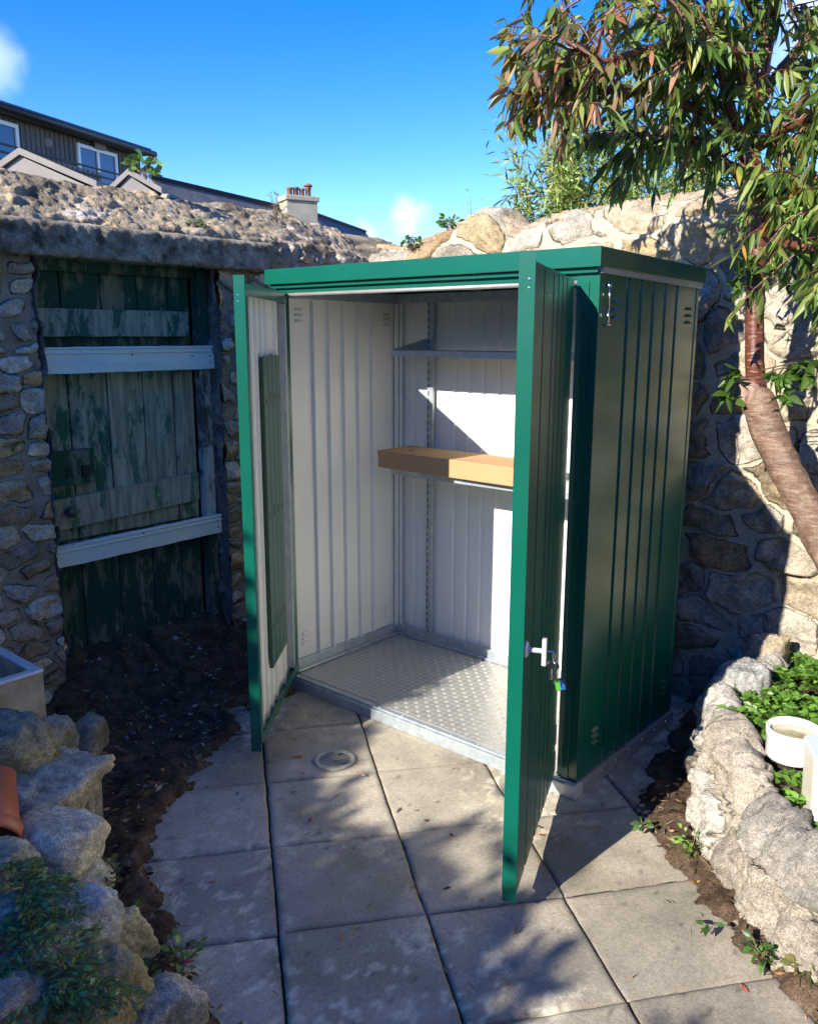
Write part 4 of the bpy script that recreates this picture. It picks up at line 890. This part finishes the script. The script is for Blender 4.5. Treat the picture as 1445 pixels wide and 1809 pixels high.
weed(832, 380, (0, 1.2, 0), (0, 1, 0), .07, 16, 10, 'bare thin twigs on the wall hump beside the leafy tuft', [(.2, .14, .1)], .03, .1, 1.4)
# ground weeds
G2 = 'weeds in the soil strips'
gw = [(318, 1700, .07, 36, BRT, 'bright weed with a pink flower beside the left soil strip'), (215, 1625, .05, 26, BRT, 'small bright weed against the knobbly yellow rock'), (178, 1560, .07, 90, OLV, 'yellow-green cushion plant hanging on the pale blocks'), (248, 1740, .05, 26, MID, 'green weed between the big brown rock and the soil'),
      (150, 1270, .05, 26, MID, 'small fern tuft by the doorway mound'), (142, 1372, .04, 30, MID, 'mossy sprig on the dark upright slab'), (1222, 1500, .07, 46, BRT, 'bright weed at the foot of the bed wall, in shed shadow edge'), (1240, 1430, .05, 26, OLV, 'pale yellow-green weed below the bed stones'),
      (1325, 1545, .05, 22, BRT, 'tall small weed against the largest bed boulder'), (1345, 1690, .05, 30, MID, 'green weed sprouting below the largest boulder'), (1250, 1640, .035, 8, MID, 'tiny three-leaved weed at the slab edge'), (1425, 1720, .06, 40, OLV, 'feathery weed in the lower right corner'), (1135, 1462, .03, 16, MID, 'small sprig where the paving meets the soil'), (1300, 1495, .03, 14, BRT, 'seedling halfway along the right soil strip')]
for i_, (x, y, r_, n_, pal, lb) in enumerate(gw): weed(x, y, None, None, r_*.75, n_, 100+i_, lb, pal, .028, .5, .7, z=.0 if 400 < x < 800 else (.03 if x > 230 else .10), group=G2)

# ---- ferny leaves lower left
rs = np.random.RandomState(9)
for idx, (x, y, n_, bk, lb) in enumerate(((40, 1590, 11, .30, 'ferny green plant trailing over the rocks under the orange pot'), (70, 1760, 12, .26, 'ferny blue-green plant in the bottom left corner'), (20, 1690, 10, .28, 'ferny plant at the left edge between the grey rocks'), (150, 1745, 7, .24, 'sparse ferny sprays over the big brown rock'))):
    c = onz(x, y, bk); e = thing('fern', lb, 'plant', tuple(c), 0, 'ferny plants over the left rocks'); Pp, Dd, Ll, q = [], [], [], MB()
    for _ in range(n_):
        a = rs.rand()*6.28; L_ = .10+.08*rs.rand(); pts = [Vector((0, 0, 0))+Vector(rs.randn(3)*.01)]; d_ = Vector((math.cos(a), math.sin(a), .7))
        for s_ in range(7): pts.append(pts[-1]+d_.normalized()*L_/7); d_ += Vector((0, 0, -.22))
        q.tube(pts, .0011, 4, cap=False)
        for t in np.linspace(.2, 1, 12):
            p = interp(pts, min(.999, t)); sd_ = Vector((-math.sin(a), math.cos(a), 0))
            for sg in (-1, 1):
                for rep in range(3):
                    Pp.append(tuple(p+sd_*sg*.010*rep)); dd = sd_*sg+Vector((math.cos(a), math.sin(a), 0))*(.3+.5*rep)+Vector(rs.randn(3)*.3); Dd.append(tuple(dd)); Ll.append(.014+.012*rs.rand())
    q.build('stalks', M_TWIG, e)
    leafset('leaves', Pp, Dd, Ll, np.array(Ll)*.42, rcol(rs, [(.15, .27, .09), (.19, .32, .09), (.12, .22, .09), (.28, .34, .08)], len(Pp)), M_LEAF, e, .2, .2, idx, n=2)

# ---- ground cover in the raised bed
rs = np.random.RandomState(19); P, Dd, Ll, Cc = [], [], [], []
while len(P) < 9600:
    x, y = 1.74+rs.rand()*1.1, -.25+rs.rand()*1.28
    dd_ = float(sdline(np.array([x]), np.array([y]), BL)[0])
    if dd_ < .03 or (x-2.1)**2+(y-.12)**2 < .012: continue
    if y < .0 and rs.rand() < .6: continue
    if fbm(np.array([x*7]), np.array([y*7]), 0, 400, 2)[0] < -.6: continue
    h_ = .27+.05*rs.rand(); a0 = rs.rand()*6.28
    for k_ in range(6):
        a = a0+k_*1.05; P.append((x, y, h_)); Dd.append((math.cos(a), math.sin(a), .55+.3*rs.rand())); Ll.append(.026+.018*rs.rand()); Cc.append(rcol(rs, [(.10, .21, .03), (.13, .26, .04), (.08, .17, .025)], 1)[0])
o = leafset('ground_cover', P, Dd, Ll, np.array(Ll)*.48, Cc, M_LEAF, None, .3, .2, 3, n=3)
tag(o, 'bright green low leafy ground cover filling the raised bed', 'ground cover', kind='stuff')

# ---- leaf litter
rs = np.random.RandomState(29); P, Dd, Ll, Ww, Cc = [], [], [], [], []
cnt = 0
while cnt < 4200:
    x, y = -.55+rs.rand()*3.4, -1.9+rs.rand()*2.9
    z, ou = soil_z(np.array([x]), np.array([y])); 
    if ou[0] < .0 and rs.rand() > .02: continue
    if -.01 < x < 1.50 and -.03 < y < .78: continue
    if ou[0] > .45 and rs.rand() < .5: continue
    zz = max(z[0], 0)+.004+.006*rs.rand(); a = rs.rand()*6.28; cnt += 1
    P.append((x, y, zz)); Dd.append((math.cos(a), math.sin(a), rs.randn()*.25)); twg = rs.rand() < .45; l_ = .012+.022*rs.rand()
    Ll.append(l_*1.6 if twg else l_); Ww.append(.002 if twg else l_*.45)
    Cc.append(rcol(rs, [(.17, .09, .045), (.26, .14, .07), (.10, .06, .03), (.33, .20, .10), (.08, .06, .04), (.38, .30, .2)], 1)[0])
o = leafset('leaf_litter', P, Dd, Ll, Ww, Cc, mat('dry_leaf', attr=True, rough=.8, spec=.2), None, -.1, .3, 4, n=2)
tag(o, 'brown dead leaves and twigs scattered over the dark soil', 'leaf litter', kind='stuff')
# dark joint dirt + chips of plaster near the door
P = []; F = []; Cc = []
for _ in range(110):
    if rs.rand() < .7: x, y = -.55+rs.rand()*.75, -1.0+rs.rand()*.95
    else: x, y = .1+rs.rand()*.9, -.9-rs.rand()*.5
    z, ou = soil_z(np.array([x]), np.array([y]))
    if ou[0] < .0: continue
    s_ = .004+.010*rs.rand()**2; b = len(P)
    for v in ((-1, -1, -.5), (1, -1, -.5), (1, 1, -.5), (-1, 1, -.5), (0, .2, .7)): P.append((x+v[0]*s_*(.6+rs.rand()*.6), y+v[1]*s_*(.6+rs.rand()*.6), z[0]+.004+v[2]*s_))
    c_ = rcol(rs, [(.16, .15, .13), (.10, .09, .08), (.30, .29, .27), (.15, .13, .10)], 1)[0]; Cc += [c_]*5
    F += [(b, b+1, b+4), (b+1, b+2, b+4), (b+2, b+3, b+4), (b+3, b, b+4)]
tag(npmesh('rubble_chips', P, F, M_ROCK, None, col=np.array(Cc)), 'small pale stone chips strewn on the soil by the old door', 'rubble', kind='stuff')

# individual fallen leaves on the paving
def fallen(x, y, cols, label, n_=4, s_=.02, name='fallen_leaf'):
    c = onz(x, y, .004); rs = np.random.RandomState(int(x*3+y)); a = rs.rand(n_)*6.28
    o = leafset(name, np.array([c]*n_), np.stack([np.cos(a), np.sin(a), np.full(n_, .25)], 1), np.full(n_, s_)*(.7+.6*rs.rand(n_)), np.full(n_, s_*.45), rcol(rs, cols, n_), M_LEAF, None, .2, .4, int(x), n=3)
    tag(o, label, 'leaf', 'fallen leaves on the paving and soil')
PK = [(.45, .10, .10), (.5, .16, .14)]; OR = [(.5, .22, .04), (.45, .15, .03)]
fallen(545, 1449, PK, 'crumpled pink-red leaf on the middle slab below the drain', 6, .018)
fallen(524, 1337, OR, 'curled orange leaf just left of the round drain', 6, .02)
fallen(1303, 1612, [(.75, .42, .02)], 'bright yellow leaf on the soil below the largest boulder', 2, .032)
fallen(1313, 1747, [(.45, .13, .08)], 'reddish leaf on the slab in the lower right', 4, .02)
fallen(328, 1700, [(.6, .05, .12)], 'pink petals beside the bright weed at the paving edge', 8, .014)
fallen(292, 1330, PK, 'small red leaf scrap where the soil meets the paving', 5, .016)
fallen(1213, 1419, OR, 'orange leaf in the soil by the shaded bed stones', 3, .028)
fallen(1245, 1560, [(.7, .45, .05)], 'small yellow leaf at the edge of the right soil strip', 2, .022)
fallen(955, 1477, OR, 'orange leaf on the sunlit paving beside the right door', 3, .014)
fallen(852, 780, [(0, 0, 0)], 'x', 0) if False else None

# ------------------------------------------------------------------ drain
dc = onz(591, 1345, .0)
dn = thing('drain_cover', 'round metal drain grate set in the paving before the shed', 'drain', (dc[0], dc[1], .004), GA)
m = MB(); m.lathe([(.076, -.002), (.076, .0045), (.072, .006), (.061, .006), (.058, .003), (.058, -.004)], 48)
M_DR = mat('worn_grey_metal', (.42, .40, .34), .6, .1, var=(.28, .26, .21), vscale=30)
m.build('ring', M_DR, dn, smooth=False)
m = MB()
for k_ in range(-4, 5):
    y = k_*.0125; L_ = math.sqrt(max(0, .058**2-y*y)); m.box((-L_, y-.0028, -.003), (L_, y+.0028, .0045), M=Matrix.Rotation(R(-28), 4, 'Z'))
m.build('bars', M_DR, dn, bevel=.001)
m = MB(); m.lathe([(.0001, .0022), (.058, .0022)], 32); m.build('well', M_DARK, dn)

# ------------------------------------------------------------------ sink, pots
sk = thing('butler_sink', 'old white ceramic sink with weathered brown side standing at the left wall', 'sink', (-.04, -1.09, .095))
sx0, sy0, sh = -.42, -.62, .295; t = .035
m = MB()
m.box((sx0, sy0, 0), (0, 0, .05)); m.box((-t, sy0, .0505), (0, 0, sh-.012)); m.box((sx0, sy0, .0505), (sx0+t, 0, sh-.012)); m.box((sx0+t, -t, .0505), (-t, 0, sh-.012)); m.box((sx0+t, sy0, .0505), (-t, sy0+t, sh-.012))
m.build('basin', M_SINKOUT, sk, bevel=.006, seg=3)
m = MB()
def ring(z0, z1, e, ti):
    pts = []; 
    o_ = [(sx0-e, sy0-e), (e, sy0-e), (e, e), (sx0-e, e)]; i_ = [(sx0+ti, sy0+ti), (-ti, sy0+ti), (-ti, -ti), (sx0+ti, -ti)]
    V = [(*p, z0) for p in o_]+[(*p, z0) for p in i_]+[(*p, z1) for p in o_]+[(*p, z1) for p in i_]
    F = []
    for k_ in range(4):
        n_ = (k_+1) % 4; F += [(k_, n_, 8+n_, 8+k_), (4+n_, 4+k_, 12+k_, 12+n_), (8+k_, 8+n_, 12+n_, 12+k_), (n_, k_, 4+k_, 4+n_)]
    m.quadify(V, F)
ring(sh-.0115, sh+.004, .003, t-.002); m.build('rim', M_WHITE, sk, bevel=.006, seg=4)
m = MB(); m.box((sx0+t+.001, sy0+t+.001, .051), (-t-.001, -t-.001, .19)); m.build('potting_soil', mat('potting_soil', (.05, .035, .025), .95, bump=.01, bscale=30), sk)

pc = onz(-22, 1462, .30)
pot = thing('plant_pot', 'orange glazed terracotta pot lying tipped on its side among the left rocks', 'pot', tuple(pc))
ax = Vector((.60, -.42, -.45)).normalized(); sx_ = ax.orthogonal().normalized(); Mp = frame((0, 0, 0), sx_, ax.cross(sx_), ax)
m = MB(); m.lathe([(.0001, -.15), (.052, -.15), (.078, .0)], 40, M=Mp); m.build('body', M_POT, pot, smooth=True)
m = MB(); m.lathe([(.0785, .0), (.086, .004), (.086, .034), (.082, .040), (.074, .036), (.070, .0), (.046, -.135), (.0001, -.135)], 40, M=Mp); m.build('rim', M_POT, pot, smooth=True)

rc = onz(1407, 1330, .315)
rk = thing('ramekin', 'round white ribbed ceramic dish with water standing in the raised bed', 'dish', (rc[0]-.012, rc[1]-.003, .30))
m = MB(); n = 72; prof = [(.0001, 0), (.072, 0), (.074, .004), (.0765, .066), (.0795, .070), (.0795, .092), (.077, .095), (.073, .092), (.071, .012), (.0001, .010)]
P = []; 
for i_, (r_, z) in enumerate(prof):
    for k_ in range(n): 
        rr = r_+(.0009 if (k_ % 2 and 1 <= i_ <= 3) else 0); P.append((rr*math.cos(2*math.pi*k_/n), rr*math.sin(2*math.pi*k_/n), z))
m.quadify(P, [(i_*n+k_, i_*n+(k_+1) % n, (i_+1)*n+(k_+1) % n, (i_+1)*n+k_) for i_ in range(len(prof)-1) for k_ in range(n)]); m.build('dish', M_WHITE, rk, smooth=True)
m = MB(); m.lathe([(.0001, .072), (.0715, .072)], 48); m.build('water', mat('murky_water', (.40, .36, .22), .04, coat=1., var=(.2, .17, .08), vscale=35), rk)
tb = onz(1428, 1420, .315)
tub = thing('plastic_tub', 'cloudy white plastic tub with pale blue lid at the right edge of the bed', 'tub', (2.262, -.150, .27), YAW-R(12))
M_TUB = mat('cloudy_plastic', (.66, .63, .52), .35, coat=.3); 
def rbox(q, x0, y0, x1, y1, z0, z1, r_=.02, tap=.0):
    pts = []
    for cx, cy, a0 in ((x1-r_, y1-r_, 0), (x0+r_, y1-r_, 90), (x0+r_, y0+r_, 180), (x1-r_, y0+r_, 270)):
        for k_ in range(7): a = R(a0+15*k_); pts.append((cx+r_*math.cos(a), cy+r_*math.sin(a)))
    n_ = len(pts); cx, cy = (x0+x1)/2, (y0+y1)/2
    P = [(cx+(x-cx)*(1-tap), cy+(y-cy)*(1-tap), z0) for x, y in pts]+[(x, y, z1) for x, y in pts]
    q.quadify(P, [tuple(range(n_-1, -1, -1)), tuple(range(n_, 2*n_))]+[(k_, (k_+1) % n_, n_+(k_+1) % n_, n_+k_) for k_ in range(n_)])
m = MB(); rbox(m, 0, 0, .2, .14, 0, .19, .022, .06); m.build('tub_body', M_TUB, tub, bevel=.003)
m = MB(); rbox(m, -.004, -.004, .204, .144, .1905, .208, .026); m.build('lid', mat('pale_blue_plastic', (.52, .62, .66), .3), tub, bevel=.005, seg=3)

# ------------------------------------------------------------------ background houses
# dark clad house
A = at(-260, 215, 16.2); B = at(246, 276, 24.); A[2] = B[2] = 0
ux = (B-A)/np.linalg.norm(B-A); Lh = float(np.linalg.norm(B-A)); uy = np.cross([0, 0, 1], ux)   # uy points away from camera?
if uy@(A-CAM) < 0: uy = -uy
ztop = float(at(246, 276, 24.)[2])
def hp(px, py):   # px on facade -> (along, z)
    p = onp(px, py, A, uy); return float((p-A)@ux), float(p[2])
hs_ = thing('timber_clad_house', 'dark timber-clad house with white windows above the left wall', 'house', tuple(A), math.atan2(ux[1], ux[0]))
sg = 1 if np.cross(ux, uy)[2] > 0 else -1
def hb(name, x0, x1, y0, y1, z0, z1, m_, parent=hs_, bev=0):
    q = MB(); q.box((x0, min(y0*sg, y1*sg), z0), (x1, max(y0*sg, y1*sg), z1)); return q.build(name, m_, parent, bevel=bev)
hb('wall', 0, Lh, 0, 7, 0, ztop, M_CLAD)
q = MB()
for xx in np.arange(.1, Lh, .16): q.box((xx, min(-.025*sg, -.001*sg), 3), (xx+.12, max(-.025*sg, -.001*sg), ztop-.02))
q.build('cladding', M_CLAD, hs_)
xe, _ = hp(185, 240)
hb('roof', -.6, Lh+.1, -.35, 7.3, ztop+.02, ztop+.20, M_SLATE)
hb('parapet', -.6, xe, .25, 6.5, ztop+.21, ztop+.36, M_SLATE)
q = MB(); q.tube([(-.6, -.42*sg, ztop+.05), (Lh+.15, -.42*sg, ztop+.05)], .09, 10); q.build('gutter', M_DARK, hs_, smooth=True)
q = MB(); q.tube([(Lh+.05, -.4*sg, ztop), (Lh-.1, -.3*sg, ztop-.35), (Lh-.35, -.12*sg, ztop-.5), (Lh-.35, -.12*sg, ztop-2.)], .07, 10); q.build('downpipe', M_DARK, hs_, smooth=True)
def win(p0, p1, p2, bars):
    x0, z1 = hp(*p0); x1, z0 = hp(*p1); f = .09
    q = MB(); y0, y1 = (-.09, -.027); 
    def b(x0_, x1_, a, c): q.box((x0_, min(y0*sg, y1*sg), a), (x1_, max(y0*sg, y1*sg), c))
    b(x0, x1, z1-f, z1); b(x0, x1, z0, z0+f); b(x0, x0+f, z0+f+.001, z1-f-.001); b(x1-f, x1, z0+f+.001, z1-f-.001)
    for t in bars: xm = x0+(x1-x0)*t; b(xm-f/2, xm+f/2, z0+f+.001, z1-f-.001)
    w_ = q.build('window', M_WHITE, hs_); hb('pane', x0+f/2, x1-f/2, -.05, -.03, z0+f/2, z1-f/2, M_GLASS, w_)
zz1 = hp(168, 262)[1]; zz0 = zz1-1.5
xw0, xw1 = hp(135, 280)[0], hp(203, 280)[0]; 
def win2(px0, px1, z0, z1, bars):
    x0, x1 = hp(px0, 280)[0], hp(px1, 280)[0]; f = .09; q = MB(); ya, yb = -.09, -.027
    def b(x0_, x1_, a, c): q.box((x0_, min(ya*sg, yb*sg), a), (x1_, max(ya*sg, yb*sg), c))
    b(x0, x1, z1-f, z1); b(x0, x1, z0, z0+f); b(x0, x0+f, z0+f+.001, z1-f-.001); b(x1-f, x1, z0+f+.001, z1-f-.001)
    for t in bars: xm = x0+(x1-x0)*t; b(xm-f/2, xm+f/2, z0+f+.001, z1-f-.001)
    w_ = q.build('window', M_WHITE, hs_); hb('pane', x0+f/2, x1-f/2, -.05, -.03, z0+f/2, z1-f/2, M_GLASS, w_)
win2(134, 203, zz0, zz1, [.5]); win2(-70, 32, zz0, zz1, [.5])
lx, lz = hp(83, 251); q = MB(); q.lathe([(.0001, .06), (.10, .05), (.13, 0)], 20, M=frame((lx, -.027*sg, lz), (1, 0, 0), (0, 0, 1), (0, -sg, 0))); q.build('wall_light', M_PALE, hs_, smooth=True)
lx, lz = hp(170, 259); hb('bulkhead_light', lx-.22, lx+.22, -.16, -.10, lz-.07, lz+.1, M_PALE, bev=.02)
# balcony balustrade of slats
A0 = A; A = A-uy*1.33; bx0, bz = hp(60, 262); bx1, bz1 = hp(174, 300); zr = hp(60, 262)[1]; A = A0
q = MB()
for xx in np.arange(bx0, bx1, .17): q.box((xx, min(-1.35*sg, -1.31*sg), 3.2), (xx+.10, max(-1.35*sg, -1.31*sg), zr-.15))
bl_ = q.build('slatted_balustrade', M_PALE, hs_)
q = MB()
for k_ in range(3): q.box((0, min(-1.45*sg, -1.41*sg), zr-.12-.16*k_), (Lh, max(-1.45*sg, -1.41*sg), zr-.08-.16*k_))
q.build('rails', M_DARK, bl_)
# small gabled roofs in front of it
def gable(xl, xr, ya, yb, D_, label, dep=3.):
    a = at(xl, yb, D_); b = at(xr, yb, D_); ap = at((xl*.6+xr*.4), ya, D_); u_ = b-a; u_[2] = 0; wd = np.linalg.norm(u_); u_ /= wd; v_ = np.cross([0, 0, 1], u_)
    if v_@(a-CAM) < 0: v_ = -v_
    e = thing('outbuilding', label, 'building', (a[0], a[1], 0), math.atan2(u_[1], u_[0]), 'small gabled roofs beyond the left wall'); s_ = 1 if np.cross(u_, v_)[2] > 0 else -1
    ze, zp = float(a[2]), float(ap[2]); xa = wd*.4
    q = MB(); q.box((.1, min(.1*s_, dep*s_), 0), (wd-.1, max(.1*s_, dep*s_), ze-.12)); q.build('wall', M_RENDER, e)
    q = MB(); P = []
    for yy in (0, dep*s_):
        for (x_, z_) in ((0, ze-.1), (xa, zp-.1), (wd, ze-.1), (wd, ze), (xa, zp), (0, ze)): P.append((x_, yy, z_))
    q.quadify(P, [(0, 1, 4, 5), (1, 2, 3, 4), (6, 11, 10, 7), (7, 10, 9, 8), (5, 4, 10, 11), (4, 3, 9, 10), (0, 6, 7, 1), (1, 7, 8, 2), (0, 5, 11, 6), (2, 8, 9, 3)])
    q.build('roof', M_PALE, e)
    q = MB(); q.quadify([(0.1, .05*s_, ze-.1), (wd-.1, .05*s_, ze-.1), (xa, .05*s_, zp-.12)], [(0, 1, 2)]); q.quadify([(0.1, .12*s_, ze-.1), (wd-.1, .12*s_, ze-.1), (xa, .12*s_, zp-.12)], [(0, 1, 2)]); q.build('gable', M_PALE, e)
gable(-50, 170, 262, 318, 13., 'pale gabled shed roof at the far left beyond the wall')
gable(190, 285, 298, 330, 15., 'smaller pale gabled roof beside the leafy seedling')
# long neighbouring roof with chimney
def roofline(x0, y0, x1, y1, D0, D1, label, name='neighbour_house', drop=1.6, m_=M_SLATE):
    a, b = at(x0, y0, D0), at(x1, y1, D1); z0, z1 = float(a[2]), float(b[2]); u_ = b-a; u_[2] = 0; wd = float(np.linalg.norm(u_)); u_ /= wd; v_ = np.cross([0, 0, 1], u_)
    if v_@(a-CAM) < 0: v_ = -v_
    s_ = 1 if np.cross(u_, v_)[2] > 0 else -1
    e = thing(name, label, 'house', (a[0], a[1], 0), math.atan2(u_[1], u_[0]))
    q = MB(); P = [(0, -1.6*s_, z0-drop), (wd, -1.6*s_, z1-drop), (wd, 0, z1), (0, 0, z0), (0, 2*s_, z0-drop), (wd, 2*s_, z1-drop)]
    P += [(x_, y_, z_-.12) for x_, y_, z_ in P]
    q.quadify(P, [(0, 1, 2, 3), (3, 2, 5, 4), (6, 9, 8, 7), (9, 10, 11, 8), (0, 6, 7, 1), (4, 5, 11, 10), (0, 3, 9, 6), (3, 4, 10, 9), (1, 7, 8, 2), (2, 8, 11, 5)]); q.build('roof', m_, e)
    q = MB(); q.tube([(0, 0, z0+.02), (wd, 0, z1+.02)], .05, 8); q.build('ridge', M_DARK, e)
    q = MB(); q.box((.2, min(-1.4*s_, 1.8*s_), 0), (wd-.2, max(-1.4*s_, 1.8*s_), min(z0, z1)-drop-.13)); q.build('wall', M_RENDER, e)
    return e, a, u_, v_
nh, a_, u_, v_ = roofline(265, 313, 520, 372, 17., 20.5, 'long low slate roof leading to the chimney beyond the left wall')
rh, a2, u2, v2 = roofline(548, 376, 645, 410, 21., 24., 'dark slate roof end to the right of the chimney')
cc = at(528, 362, 20.); cw_ = 20./FPX
ch = thing('chimney', 'rendered chimney stack with four clay pots beyond the left wall', 'chimney', (cc[0], cc[1], 0), YAW+R(28))
zt = float(at(528, 350, 20.)[2])
m = MB(); m.box((-.40, -.28, 0), (.36, .28, zt-.10)); m.build('stack', M_CHIM, ch, bevel=.01)
m = MB(); m.box((-.44, -.32, zt-.099), (.40, .32, zt+.02)); m.build('capping', M_CHIM, ch, bevel=.02)
for k_, (dx, h_) in enumerate(((-.22, .20), (-.07, .22), (.08, .20), (.24, .24))):
    m = MB(); m.lathe([(.065, 0), (.06, h_-.05), (.075, h_-.04), (.075, h_), (.05, h_), (.045, 0)], 16, c=(dx, 0, zt+.021))
    if k_ == 3: m.lathe([(.11, h_+.02), (.10, h_+.05), (.0001, h_+.10)], 16, c=(dx, 0, zt+.021))
    m.build('chimney_pot', mat('clay_pot_%d' % k_, (.20, .085, .06) if k_ != 1 else (.12, .07, .06), .8), ch, smooth=True)

# ------------------------------------------------------------------ unseen, added for light: wall and tree behind camera, house wall on the right
m = MB(); m.box((-4, -5.3, 0), (7, -5.02, 2.20)); o = m.build('shade_wall', M_RENDER); tag(o, 'unseen rendered wall added behind the viewpoint to shade the paving', 'wall')  # unseen wall added to keep the sun off the near slabs
hm = thing('reflection_house', 'unseen rendered house wall added at the right for reflection and bounce light', 'house', (5.2, -1, 0))  # unseen house added for reflections in the shed side and bounce light
m = MB(); m.box((0, -4.0, 0), (3, 3.2, 4.6)); m.build('wall', M_RENDER, hm)
m = MB(); m.box((-.2, -4.2, 4.602), (3.2, 3.4, 4.72)); m.build('roof', M_SLATE, hm)
st = thing('shade_tree', 'unseen bushy broad-leaved tree added behind the viewpoint for dappled shade', 'tree', (-.7, -5.7, 0))  # unseen tree added to cast the dappled shade
rs = np.random.RandomState(61)
m = MB(); m.tube([(0, 0, 0), (.05, 0, 1.5), (.0, .1, 2.6), (.3, .1, 3.3)], [.14, .11, .08, .03], 12); m.build('trunk', M_BARK, st, smooth=True)
P, Dd, Ll, Cc = [], [], [], []
def clump(x, z, r_, n_, y=-5.0):  # leaf clumps laid out to shape the edge of the shade
    for _ in range(n_):
        v = rs.randn(3); v = v/np.linalg.norm(v)*rs.rand()**.45*r_
        P.append((x+v[0]+.7, y+v[1]*.6+5.7, z+v[2])); Dd.append(rs.randn(3)); Ll.append(.07+.05*rs.rand()); Cc.append(rcol(rs, GREENS, 1)[0])
for (x, z, r_, n_) in ((-.9, 3.1, .55, 900), (-.25, 3.0, .45, 800), (-.3, 2.5, .45, 900), (.14, 2.42, .28, 900), (-.08, 2.75, .28, 800), (-.1, 3.15, .24, 450), (-1.2, 2.4, .6, 900), (.14, 2.9, .12, 60), (.60, 2.26, .17, 330), (.40, 2.34, .16, 200), (.95, 2.26, .22, 480), (1.25, 2.24, .19, 300), (1.05, 2.56, .15, 16), (1.9, 2.22, .12, 30), (1.5, 2.22, .15, 90), (1.35, 2.5, .12, 12)):
    clump(x, z, r_, n_)
leafset('foliage', P, Dd, Ll, np.array(Ll)*.5, Cc, M_LEAF, st, .2, .2, 7, n=3)
